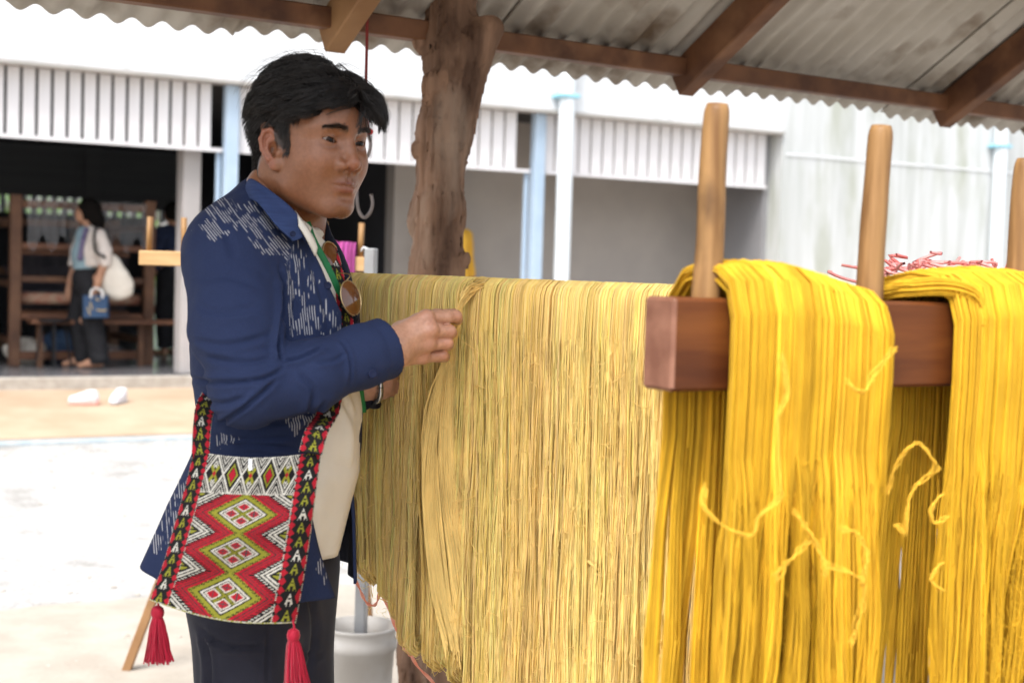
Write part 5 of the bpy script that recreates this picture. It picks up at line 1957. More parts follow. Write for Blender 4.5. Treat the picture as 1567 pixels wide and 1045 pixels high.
# hanging tail of the shirt
nt2, nz2 = 60, 26
SV = np.zeros((nt2, nz2, 3))
for j in range(nz2):
    f = j / (nz2 - 1)
    tt = np.linspace(R(-75), R(75), nt2)
    c = at(440 - 8 * f, 640 + 205 * f, 2.275)
    r1 = np.interp(f, [0, 0.4, 1], [0.112, 0.114, 0.088])
    p = c + np.outer(r1 * np.cos(tt) * (1 + 0.03 * f * np.sin(tt * 9)), TF) + np.outer(r1 * 1.15 * np.sin(tt), TL)
    SV[:, j] = p
W, WF = thick(SV.reshape(-1, 3), nt2, nz2, -0.003)
V_, F_ = join([(V, F), (W, WF)])
mesh_obj('shirt', V_, F_, 'white_shirt', man)
# shirt collar flap seen inside the jacket collar
a = spline(ats([(452, 322, 2.178), (470, 346, 2.180), (482, 366, 2.19)]), 14)
b = spline(ats([(458, 345, 2.150), (472, 368, 2.150), (484, 392, 2.165)]), 14)
W, WF = thick(np.stack([a, (a + b) / 2 + np.array([0.004, -0.006, 0]), b], 1).reshape(-1, 3), 14, 3, -0.003)
mesh_obj('shirt_collar', W, WF, 'white_shirt', man)

# ---------------------------------------------------------------- trousers and shoes
def trousers_f(P):
    hipc = at(404, 860, 2.28)
    d = s_ell(P, hipc, (0.108, 0.140, 0.165), TM)
    for sgn, kx in ((-1, 0.0), (1, 0.01)):
        a = hipc + TL * sgn * 0.058 + MZ * -0.03
        k = np.array([a[0] + 0.025, a[1], 0.47])
        f = np.array([a[0] + 0.0, a[1], 0.05])
        d = su(d, s_chain(P, [a, k, f], (0.082, 0.072, 0.064), 0.02), 0.03)
    return np.maximum(np.maximum(d, P[:, 2] - 1.06), 0.035 - P[:, 2])


V, F = sdf_mesh(trousers_f, np.array([-0.68, 1.95, 0.0]), np.array([-0.10, 2.62, 1.10]), 0.006)
N = vnormals(V, F)
PXt = topx(V)
V = creases(V, N, PXt, [([(300, 955), (345, 985), (420, 990)], 6, 0.005), ([(310, 965), (320, 1010), (318, 1080)], 6, 0.006), ([(470, 900), (480, 960), (470, 1045)], 8, 0.005),
                        ([(410, 960), (408, 1010), (412, 1070)], 4, 0.003), ([(440, 980), (470, 1000), (500, 1000)], 6, 0.003)], np.ones(len(V)))
V = V + N * (0.003 * vnoise(V, 14))[:, None]
mesh_obj('trousers', V, F, 'navy_trousers', man)
for sgn in (-1, 1):
    a = at(404, 860, 2.28) + TL * sgn * 0.060
    f0 = np.array([a[0] - 0.03, a[1], 0.0])

    def shoe_f(P):
        d = s_cap(P, f0 + [0, 0, 0.055] - TF * 0.0, f0 + TF * 0.19 + [0, 0, 0.040], 0.050, 0.038)
        return np.maximum(d, 0.002 - P[:, 2])
    V, F = sdf_mesh(shoe_f, f0 - [0.1, 0.15, 0.01], f0 + [0.30, 0.15, 0.13], 0.010)
    mesh_obj('shoe', V, F, 'leather_shoe', man)

# watch on the far wrist
wc, wd = at(568, 591, 2.412), nrm(at(580, 588, 2.425) - at(556, 592, 2.405))
a = nrm(np.cross(wd, MZ))
b = np.cross(a, wd)
an = np.linspace(0, 2 * math.pi, 30)
ring = wc + 0.0285 * (np.outer(np.cos(an), a) + np.outer(np.sin(an), b))
V, F = tubes(ring[None], 0.0055, 6)
wt = mesh_obj('watch', V, F, 'watch_steel', man)
disc_button(wc - b * 0.028 + a * -0.0, -b + a * -0.6, 0.016, 'black_strap', wt, 'watch_face')

# ================================================================ woven shoulder bag
RED, BLK, WHT, OLV = np.array([0.40, 0.010, 0.024]), np.array([0.010, 0.009, 0.010]), np.array([0.62, 0.60, 0.53]), np.array([0.27, 0.27, 0.028])
G_ = np.random.default_rng(77)


def tri(x, p):
    """triangle wave 0..1 with period p"""
    return np.abs((x / p) % 1.0 * 2 - 1)


def strap_pat(a, l):
    """a across -1..1, l along in band widths"""
    C = np.tile(BLK, (len(a), 1))
    per = 0.54
    k = np.floor(l / per).astype(int)
    f = 1.0 - (l / per) % 1.0
    w = np.abs(a - 0.12) / 0.50
    inside = (w < f * 0.95) & (f < 0.86)
    notch = ((w < 0.22) & (f > 0.55) & (f < 0.86)) | ((np.abs(w - 0.55) < 0.14) & (f > 0.74)) | ((np.abs(w - 0.0) < 0.20) & (f > 0.30) & (f < 0.42))
    col = np.where((k % 3 == 2)[:, None], WHT, OLV)
    m = inside & ~notch
    C[m] = col[m]
    # red lozenges along the edge
    r = (np.abs(a + 0.72) / 0.34 + np.abs(((l / 0.31) % 1.0) - 0.5) * 2) < 1.0
    C[r] = RED
    r2 = (np.abs(a - 0.80) / 0.28 + np.abs(((l / 0.62 + 0.05) % 1.0) - 0.5) * 2.3) < 1.0
    C[r2] = RED
    dots = (np.abs(a) > 0.93) & (((l * 14) % 1.0) < 0.4)
    C[dots] = WHT
    return C


def main_pat(x, t):
    """x -1..1 across between the straps, t 0..1 down the bag"""
    C = np.tile(BLK, (len(x), 1))
    up = t < 0.275
    # ---- upper lattice
    X = (x + 1) / 2 * 5.0
    f = X % 1.0 - 0.5
    k = np.floor(X).astype(int)
    v = (t / 0.275) * 2 - 1
    D = np.abs(f) * 2 + np.abs(v) * 0.98
    lat = np.abs(D - 1.0)
    c = np.tile(BLK, (len(x), 1))
    c[lat < 0.10] = WHT
    c[(lat > 0.22) & (lat < 0.30) & (D > 1)] = WHT
    c[(D > 1.36) & (((D * 4) % 1.0) < 0.38)] = WHT
    odd = (k % 2 == 0)
    inn = D < 0.80
    c[inn & odd & (np.abs(np.abs(f) * 2 - np.abs(v)) < 0.16)] = OLV
    c[inn & odd & (np.abs(v) > 0.30) & (np.abs(np.abs(f) * 2 - np.abs(v)) >= 0.16) & (((np.abs(v) + np.abs(f) * 2) * 5 % 1.0) < 0.6) & (np.abs(f) * 2 < np.abs(v))] = WHT
    c[inn & odd & (np.abs(f) * 2 + np.abs(v) < 0.18)] = RED
    c[inn & ~odd & (D < 0.62)] = OLV
    c[inn & ~odd & (D < 0.46)] = BLK
    c[inn & ~odd & (D < 0.38)] = RED
    edge = (v > 0.90) | (v < -0.93)
    c[edge & (((X * 9) % 1.0) < 0.5)] = WHT
    C[up] = c[up]
    # ---- chevrons and three lozenges
    s = (t - 0.275) / 0.725 * 3.0
    fy = (s % 1.0) * 2 - 1
    A, B = x / 0.66 + fy, x / 0.66 - fy
    D = np.abs(x) / 0.66 + np.abs(fy)
    tooth = ((A * 8) % 1.0 < 0.5) == ((B * 8) % 1.0 < 0.5)
    E = np.abs(x) - 0.66 * (1 - np.abs(fy))
    m = np.tile(RED, (len(x), 1))
    m[(np.abs((E - 0.20)) < 0.018) | (np.abs(E - 0.29) < 0.012)] = BLK * 3
    st = ((fy * 11) % 1.0) < 0.5
    m[(E > 0.36) & (E < 0.46) & st] = BLK
    w = E > 0.46
    m[w] = WHT
    m[w & (((E * 9) % 1.0) < 0.45)] = BLK
    m[w & (E < 0.56) & ~st] = BLK
    m[(E > 0.80)] = BLK
    m[(E > 0.86) & (tri(t, 0.03) < 0.6)] = OLV
    m[(D < 1.14)] = BLK
    m[(D < 1.14) & (D > 0.98) & tooth] = OLV
    m[(D < 1.02)] = OLV
    m[(D < 0.83)] = BLK
    m[(D < 0.76)] = WHT
    m[(D < 0.67)] = BLK
    q = (np.abs(A) < 0.62) & (np.abs(B) < 0.62) & (D < 0.65)
    sa, sb = np.abs(np.abs(A) - 0.36), np.abs(np.abs(B) - 0.36)
    cell = np.maximum(sa, sb)
    m[q & (cell < 0.26)] = WHT
    m[q & (cell < 0.20)] = RED
    m[q & (cell < 0.20) & ((np.abs(sa - sb) < 0.035) | (cell < 0.04))] = BLK * 6
    bars = q & (np.minimum(np.abs(A), np.abs(B)) < 0.085)
    m[bars] = OLV
    m[bars & (np.abs(np.minimum(np.abs(A), np.abs(B)) - 0.045) < 0.014)] = BLK
    C[~up] = m[~up]
    return C


bag = thing('shoulder_bag', at(345, 940, 2.06), 'red, black, white and olive woven shoulder bag with crimson tassels on the man\'s hip', 'bag')
NS, NT = 190, 204
Lp = spline([(296, 690), (283, 745), (266, 805), (250, 860), (229, 918)], NT)
Rp = spline([(492, 690), (484, 750), (476, 815), (466, 880), (453, 953)], NT)
P = np.zeros((NS, NT, 3))
ww = np.linspace(0, 1, NS)
for j in range(NT):
    f = j / (NT - 1)
    sag = 14 * f ** 4
    for i, w in enumerate(ww):
        px = Lp[j, 0] * (1 - w) + Rp[j, 0] * w
        py = Lp[j, 1] * (1 - w) + Rp[j, 1] * w + sag * math.sin(w * math.pi) + (10 * math.sin(w * math.pi) * (1 - f) ** 3)
        d = 2.050 - 0.046 * math.sin(w * math.pi) ** 0.7 * (0.55 + 0.45 * math.sin(min(1, f * 1.1) * math.pi)) + 0.005 * math.sin(w * 9 + f * 4) + 0.0035 * math.sin(f * 15 + w * 6) - 0.012 * f + 0.02 * (1 - f) ** 2
        P[i, j] = at(px, py, d)
# small proud stitches
SW = 0.175
wv, tv = np.meshgrid(ww, np.linspace(0, 1, NT), indexing='ij')
wv, tv = wv.reshape(-1), tv.reshape(-1)
Q, T = wv, tv
Cb = np.zeros((len(wv), 3))
SL = 0.125
left, right = Q < SL, Q > 1 - SW
mid = ~(left | right)
Cb[left] = strap_pat(-(Q[left] / SL * 2 - 1), 7.2 - T[left] * 6.6)
Cb[right] = strap_pat((Q[right] - (1 - SW)) / SW * 2 - 1, 7.2 - T[right] * 6.6)
Cb[mid] = main_pat((Q[mid] - (1 + SL - SW) / 2) / ((1 - SL - SW) / 2), T[mid])
Cb *= (0.90 + 0.14 * G_.random((len(Cb), 1)))
bot = tv > 0.992
Cb[bot] = np.where((G_.random(bot.sum()) < 0.5)[:, None], WHT * 0.9, OLV)
relief = 0.0006 * ((np.arange(NS)[:, None] + np.arange(NT)[None]) % 2)
P = P - relief[:, :, None] * nrm(at(345, 820, 2.05) - _CP)
V, F = thick(P.reshape(-1, 3), NS, NT, 0.016)
nn = vnormals(V, F)
if (nn[:NS * NT] @ nrm(_CP - HO)).mean() < 0:
    F = F[:, ::-1].copy()
    W_ = np.concatenate([P.reshape(-1, 3), P.reshape(-1, 3) + nrm(at(345, 820, 2.05) - _CP) * 0.016])
    V = W_
mesh_obj('pouch', V, F, 'woven_pattern', bag, vcol=np.concatenate([Cb, Cb * 0.5]))


def ribbon(name, pts, side, wid, colf, parent, mat, n=90, m=15, thickn=0.0025):
    c = spline(pts, n)
    t = nrm(np.gradient(c, axis=0))
    sd = spline(side, n) if np.ndim(side) == 2 else np.tile(side, (n, 1))
    sd = nrm(sd - (sd * t).sum(1, keepdims=True) * t)
    wd = np.interp(np.linspace(0, 1, n), np.linspace(0, 1, len(wid)), wid) if np.ndim(wid) else np.full(n, wid)
    a = np.linspace(-1, 1, m)
    V = c[:, None] + sd[:, None] * (a[None, :, None] * wd[:, None, None] / 2)
    W, F = thick(V.reshape(-1, 3), n, m, thickn)
    kw = {}
    if colf is not None:
        ln = np.r_[0, np.cumsum(np.linalg.norm(np.diff(c, axis=0), axis=1))]
        C = colf(np.tile(a, n), np.repeat(ln / 0.042, m))
        kw['vcol'] = np.concatenate([C, C])
    return mesh_obj(name, W, F, mat, parent, **kw)


ribbon('strap', ats([(307, 700, 2.066), (309, 655, 2.085), (315, 622, 2.13), (334, 585, 2.22), (350, 510, 2.36), (360, 420, 2.42), (410, 340, 2.44), (455, 335, 2.40)]),
       np.array([(1, 0.12, 0.1), (0.9, 0.4, 0.1), (0.7, 0.7, 0.1), (0.5, 0.8, 0), (0.5, 0.8, 0), (0.3, 0.9, 0), (0, 1, 0), (-0.3, 0.9, 0)], float), [0.025, 0.027, 0.032, 0.036, 0.036, 0.036], lambda a, l: strap_pat(-a, l), bag, 'woven_pattern', n=220, m=21)
fs = lambda px, py, off=0.0: (lambda p: p - vw(p) * off)(snap(shirt_f, at(px, py, 2.05), vw(at(px, py, 2.05))))
ribbon('strap', np.array([at(475, 694, 2.057), at(484, 662, 2.085), fs(502, 630, 0.006), fs(520, 560, 0.005), fs(528, 500, 0.005), fs(521, 452, 0.005), fs(511, 408, 0.005), fs(500, 372, 0.005)]),
       np.array([(1, 0.1, 0), (1, 0.4, 0), (0.8, 0.6, 0.1), (0.6, 0.8, 0.2), (0.6, 0.8, 0.3), (0.5, 0.8, 0.3), (0.5, 0.8, 0.3), (0.5, 0.8, 0.3)], float), [0.034, 0.033, 0.033, 0.032, 0.030], strap_pat, bag, 'woven_pattern', n=220, m=21)

for j, (tpx, bpx) in enumerate((((240, 917, 2.045), (243, 1014)), ((448, 952, 2.035), (455, 1062)))):
    top = at(*tpx)
    d = tpx[2]
    kn = at(tpx[0] + 1, tpx[1] + 20, d)
    tas = mesh_obj('tassel', *lathe_vf([(0.0003, -0.010), (0.006, -0.009), (0.0092, -0.004), (0.0098, 0.001), (0.008, 0.007), (0.004, 0.010), (0.0003, 0.0105)], 18, kn), 'crimson_thread', bag)
    V, F = tubes(spline([top + [0, 0, 0.004], (top + kn) / 2 + [0.002, 0, 0], kn], 8)[None], 0.0018, 5)
    mesh_obj('cord', V, F, 'crimson_thread', tas)
    st_ = []
    for q in range(190):
        a, r_ = G_.uniform(0, 6.28), math.sqrt(G_.random())
        L = (bpx[1] - tpx[1] - 20) / 978 * G_.uniform(0.93, 1.03) * d / 2.27
        e = np.array([math.cos(a), math.sin(a), 0]) * r_
        lean = (bpx[0] - tpx[0]) / 978
        st_.append(spline([kn + e * 0.006 + [0, 0, -0.004], kn + e * 0.011 + [lean * 0.2, 0, -0.020], kn + e * 0.014 + [lean * 0.5 + 0.001 * G_.normal(), 0, -L * 0.6], kn + e * 0.0195 + [lean + 0.0015 * G_.normal(), 0, -L]], 9))
    V, F = tubes(np.array(st_), 0.0011, 4)
    mesh_obj('tassel_skirt', V, F, 'crimson_thread', tas)
V, F = bar_vf(at(383, 702, 2.03), at(383, 722, 2.025), 0.005, 0.002, up=(0, 1, 0))
mesh_obj('zip_pull', V, F, 'white_wire', bag, smooth=False)

# ================================================================ lanyard and sunglasses
lan = thing('lanyard', fs(505, 400), 'green ribbon lanyard over the white shirt', 'lanyard')
ribbon('ribbon', np.array([fs(470, 340, 0.004), fs(480, 368, 0.005), fs(500, 405, 0.008), fs(520, 450, 0.010), fs(535, 490, 0.010), fs(546, 530, 0.010), fs(550, 580, 0.010), fs(556, 632, 0.006)]),
       np.array([0.75, 0.45, 0.25]), 0.011, None, lan, 'green_ribbon', n=60, m=4, thickn=0.001)
ribbon('ribbon', np.array([fs(515, 400, 0.002), fs(528, 430, 0.004), fs(538, 460, 0.004), fs(546, 500, 0.006), fs(550, 560, 0.008)]), np.array([0.5, 0.8, 0.2]), 0.010, None, lan, 'green_ribbon', n=40, m=4, thickn=0.001)

sg = thing('sunglasses', fs(520, 430), 'round brown-lensed sunglasses with thin gold rims hooked on the shirt front', 'sunglasses')
lc = []
for px, py, mi, ma, tilt in ((509, 394, 11, 25, 22), (537, 456, 13, 27, 16)):
    base = fs(min(px, 520), py, 0.0)
    dpt = np.linalg.norm((base - _CP)) * 0.99 - 0.012
    c = at(px, py, dpt)
    lc.append(c)
    a_ = nrm(np.array([math.sin(R(tilt)), 0.0, -math.cos(R(tilt))]))
    ratio = mi / ma
    b_ = nrm(np.array([math.cos(R(tilt)) * ratio, math.sqrt(1 - ratio ** 2), math.sin(R(tilt)) * ratio]))
    n_ = np.cross(a_, b_)
    n_ = n_ if n_[1] < 0 else -n_
    rr = ma / 978 * dpt / 2.24
    an = np.linspace(0, 2 * math.pi, 41)[:-1]
    rad = np.linspace(0, 1, 7)
    v = np.concatenate([c + n_ * 0.003 * (1 - r_ ** 2) + rr * r_ * (np.outer(np.cos(an), a_) + 0.92 * np.outer(np.sin(an), b_)) for r_ in np.maximum(rad, 1e-3)])
    idx = np.arange(7 * 40).reshape(7, 40)
    f_ = np.stack([idx[:-1], np.roll(idx, -1, 1)[:-1], np.roll(idx, -1, 1)[1:], idx[1:]], -1).reshape(-1, 4)
    lens = mesh_obj('lens', v, f_, 'brown_lens', sg)
    an = np.linspace(0, 2 * math.pi, 49)
    V, F = tubes((c + rr * 1.01 * (np.outer(np.cos(an), a_) + 0.92 * np.outer(np.sin(an), b_)))[None], 0.0011, 6)
    mesh_obj('rim', V, F, 'gold_wire', lens)
m1, m2 = lc[0] + np.array([0.006, -0.002, -0.024]), lc[1] + np.array([-0.008, -0.002, 0.026])
V, F = tubes(spline([m1, (m1 + m2) / 2 + np.array([0.014, -0.004, 0.004]), m2], 16)[None], 0.0010, 6)
mesh_obj('bridge', V, F, 'gold_wire', sg)
V, F = tubes(spline([lc[1] + np.array([0.004, 0.0, -0.024]), lc[1] + np.array([0.012, 0.0, -0.030]), lc[1] + np.array([0.006, 0.01, -0.034]), lc[1] + np.array([-0.02, 0.02, -0.01]), lc[1] + np.array([-0.045, 0.03, 0.05])], 24)[None], 0.0011, 6)
mesh_obj('temple_arm', V, F, 'black_strap', sg)

# ================================================================ things and people in the hall
pmat('cream_knit', (0.66, 0.60, 0.55), (0.58, 0.52, 0.48), scale=20, rough=0.9, bump=0.3)
pmat('blue_blouse', (0.24, 0.34, 0.38), (0.20, 0.30, 0.35), scale=12, rough=0.8)
pmat('black_trousers', (0.010, 0.010, 0.012), (0.014, 0.014, 0.017), scale=12, rough=0.85)
pmat('tote_canvas', (0.66, 0.62, 0.55), (0.54, 0.50, 0.44), scale=6, rough=0.85, bump=0.4, bscale=14)
pmat('blue_paper', (0.022, 0.058, 0.13), (0.018, 0.048, 0.11), scale=9, rough=0.5)
pmat('gold_print', (0.55, 0.40, 0.16), rough=0.5)
pmat('white_rope', (0.78, 0.77, 0.75), rough=0.8)
pmat('shoe_white', (0.72, 0.72, 0.76), (0.66, 0.66, 0.72), scale=30, rough=0.7)
pmat('shoe_pink', (0.80, 0.38, 0.34), rough=0.6)
pmat('shoe_grey', (0.22, 0.23, 0.28), rough=0.6)
pmat('yellow_cotton', (0.72, 0.42, 0.05), (0.66, 0.36, 0.04), scale=12, rough=0.85)
pmat('purple_scarf', (0.06, 0.05, 0.13), (0.20, 0.17, 0.27), scale=40, rough=0.8)
pmat('far_skin', (0.40, 0.22, 0.14), (0.36, 0.19, 0.12), scale=10, rough=0.5)
pmat('denim', (0.05, 0.09, 0.17), (0.035, 0.065, 0.13), scale=20, rough=0.9)


def sdf_obj(name, f, c, r, h, m, parent, noise=0.0):
    c, r = np.asarray(c, float), np.asarray(r, float)
    V, F = sdf_mesh(f, c - r, c + r, h)
    if noise:
        V = V + vnormals(V, F) * (noise * vnoise(V, 18))[:, None]
    return mesh_obj(name, V, F, m, parent)


# ---------------------------------------------------------------- woman with the bags
WD = 12.95
A = lambda x, y, d=0.0: at(x, y, WD + d)
FLOOR = 0.405
wz = lambda x, y, d, z: np.array([A(x, y, d)[0], A(x, y, d)[1], z])
wom = thing('person', wz(132, 558, 0, FLOOR), 'barefoot woman in a cream cardigan and black trousers walking past the loom', 'person')
ft1, ft2 = wz(119, 555, 0.10, FLOOR + 0.03), wz(143, 560, -0.05, FLOOR + 0.03)


def wom_body(P):
    d = s_ell(P, A(131, 324), (0.080, 0.072, 0.105))
    d = su(d, s_ell(P, A(124, 331), (0.050, 0.05, 0.062)), 0.03)
    d = su(d, s_ell(P, A(117.5, 327), (0.016, 0.012, 0.014)), 0.014)
    d = su(d, s_ell(P, A(120, 336), (0.016, 0.02, 0.010)), 0.012)
    d = su(d, s_cap(P, A(134, 335), A(137, 356), 0.045, 0.052), 0.03)
    d = su(d, s_chain(P, [A(136, 365), A(136, 410), A(131, 440)], (0.085, 0.085, 0.09), 0.05), 0.04)
    d = su(d, s_chain(P, [A(152, 358, -0.14), A(160, 398, -0.16), A(150, 432, -0.17), A(146, 446, -0.17)], (0.045, 0.040, 0.032, 0.028), 0.02), 0.03)
    for k in range(4):
        d = su(d, s_chain(P, [A(146 - 2 + k * 1.6, 444, -0.19 + k * 0.012), A(142 + k * 1.6, 452, -0.20 + k * 0.012), A(144 + k * 1.6, 457, -0.18 + k * 0.012)], (0.012, 0.010, 0.009), 0.005), 0.008)
    d = su(d, s_chain(P, [A(124, 362, 0.14), A(117, 398, 0.15), A(108, 428, 0.13), A(104, 446, 0.13)], (0.04, 0.036, 0.029, 0.026), 0.02), 0.03)
    for k in range(4):
        d = su(d, s_chain(P, [A(103 + k * 1.6, 444, 0.12), A(102 + k * 1.7, 453, 0.12), A(103 + k * 1.6, 459, 0.13)], (0.011, 0.010, 0.008), 0.005), 0.008)
    for f, hx in ((ft1, 126), (ft2, 142)):
        kn = A(hx - 3 if hx < 130 else hx, 490, 0.06 if hx < 130 else -0.05)
        d = su(d, s_chain(P, [A(hx + 6, 430, 0.06 if hx < 130 else -0.06), kn, f + np.array([0.055, 0, 0.06])], (0.07, 0.05, 0.034), 0.03), 0.03)
        d = su(d, s_chain(P, [f + np.array([0.06, 0, 0.02]), f + np.array([-0.04, 0, 0.018]), f + np.array([-0.12, -0.01, -0.005])], (0.034, 0.034, 0.022), 0.02), 0.025)
    return d


c = A(133, 430)
sdf_obj('body', wom_body, c, (0.42, 0.42, 0.86), 0.011, 'far_skin', wom)


def wom_hair(P):
    d = s_ell(P, A(136, 322, 0.0), (0.100, 0.095, 0.115))
    d = su(d, s_chain(P, [A(140, 320), A(148, 338), A(151, 352)], (0.09, 0.062, 0.040), 0.04), 0.03)
    d = np.maximum(d, -s_ell(P, A(118, 331), (0.075, 0.15, 0.085)))
    return d + 0.006 * vnoise(P * np.array([1, 1, 0.3], np.float32), 60)


sdf_obj('hair', wom_hair, A(140, 330), (0.2, 0.2, 0.25), 0.009, 'hair_base', wom)
sdf_obj('blouse', lambda P: np.maximum(s_chain(P, [A(133, 362), A(131, 390), A(132, 412)], (0.10, 0.115, 0.118), 0.05), -(P[:, 2] - A(133, 412)[2])), A(133, 388), (0.2, 0.2, 0.25), 0.010, 'blue_blouse', wom, 0.004)


def cardigan(P):
    d = s_chain(P, [A(141, 362), A(143, 385), A(146, 402)], (0.105, 0.125, 0.130), 0.05)
    d = su(d, s_chain(P, [A(152, 360, -0.13), A(161, 385, -0.155), A(161, 402, -0.16)], (0.062, 0.060, 0.056), 0.02), 0.03)
    fr = s_chain(P, [A(127, 356, 0.10), A(119, 385, 0.12), A(114, 404, 0.12)], (0.06, 0.062, 0.058), 0.02)
    d = np.minimum(d, fr)
    return np.maximum(d, A(140, 408)[2] - P[:, 2])


sdf_obj('cardigan', cardigan, A(140, 385), (0.32, 0.34, 0.30), 0.010, 'cream_knit', wom, 0.005)
sdf_obj('scarf', lambda P: s_chain(P, [A(132, 352, -0.09), A(127, 368, -0.12), A(123, 395, -0.125)], (0.025, 0.022, 0.028), 0.01), A(127, 375, -0.1), (0.12, 0.15, 0.22), 0.008, 'purple_scarf', wom)


def wom_trousers(P):
    d = s_ell(P, A(134, 428), (0.135, 0.15, 0.15))
    d = su(d, s_chain(P, [A(128, 440, 0.06), A(117, 490, 0.08), ft1 + np.array([0.055, 0, 0.07])], (0.095, 0.085, 0.082), 0.03), 0.04)
    d = su(d, s_chain(P, [A(138, 440, -0.06), A(142, 490, -0.05), ft2 + np.array([0.055, 0, 0.06])], (0.10, 0.090, 0.088), 0.03), 0.04)
    return np.maximum(np.maximum(d, P[:, 2] - A(133, 407)[2]), FLOOR + 0.05 - P[:, 2])


sdf_obj('trousers', wom_trousers, A(133, 480), (0.34, 0.34, 0.56), 0.012, 'black_trousers', wom, 0.006)

tb = thing('tote_bag', A(178, 455, -0.10), 'slouchy off-white canvas tote bag hanging from the woman\'s shoulder', 'bag')


def tote(P):
    q = P - A(175, 425, -0.10)
    q = np.stack([q[:, 0] - 0.25 * q[:, 2] * -1.0, q[:, 1] * 1.6, q[:, 2]], 1).astype(np.float32)
    d = s_ell(q, (0.0, 0, -0.05), (0.165, 0.10, 0.15))
    d = su(d, s_ell(q, (0.02, 0, 0.08), (0.07, 0.07, 0.14)), 0.09)
    return d + 0.010 * vnoise(P, 14) + 0.004 * vnoise(P, 40)


sdf_obj('pouch', tote, A(175, 420, -0.10), (0.28, 0.2, 0.33), 0.010, 'tote_canvas', tb)
for o in (0.0, 0.05):
    V, F = tubes(spline([A(168, 402, -0.12 + o), A(158, 392, -0.24 + o), A(146, 385, -0.25 + o), A(144, 362, -0.23 + o), A(149, 347, -0.14 + o), A(156, 362, -0.04), A(166, 395, -0.04), A(171, 408, -0.08)], 26)[None], 0.012, 6)
    mesh_obj('strap', V, F, 'black_strap', tb)

pbg = thing('paper_bag', A(147, 487, -0.2), 'small blue paper gift bag with white rope handles in the woman\'s hand', 'bag')
V, F = bar_vf(A(148, 486.5, -0.20), A(147, 452, -0.20), 0.215, 0.09, up=(0.1, 1, 0), bev=0.004)
V, F = bar_vf(A(147.5, 486.5, -0.20), A(147, 452, -0.20), 0.215, 0.085, up=(0.05, -1, 0.02), bev=0.004)
mesh_obj('pouch', V, F, 'blue_paper', pbg, smooth=False)
for o in (-0.25, -0.16):
    V, F = tubes(spline([A(139, 456, o), A(140, 445, o), A(147, 441, -0.2), A(156, 446, o), A(157, 456, o)], 18)[None], 0.010, 6)
    mesh_obj('handle', V, F, 'white_rope', pbg)
for x0, y0, x1, y1 in ((134, 470, 138, 482), (138, 462, 141, 474), (148, 474, 163, 475), (146, 456, 152, 459)):
    V, F = tubes(spline([A(x0, y0, -0.246), A((x0 + x1) / 2, (y0 + y1) / 2 + 1, -0.247), A(x1, y1, -0.246)], 9)[None], 0.006, 4)
    mesh_obj('print', V, F, 'gold_print', pbg)


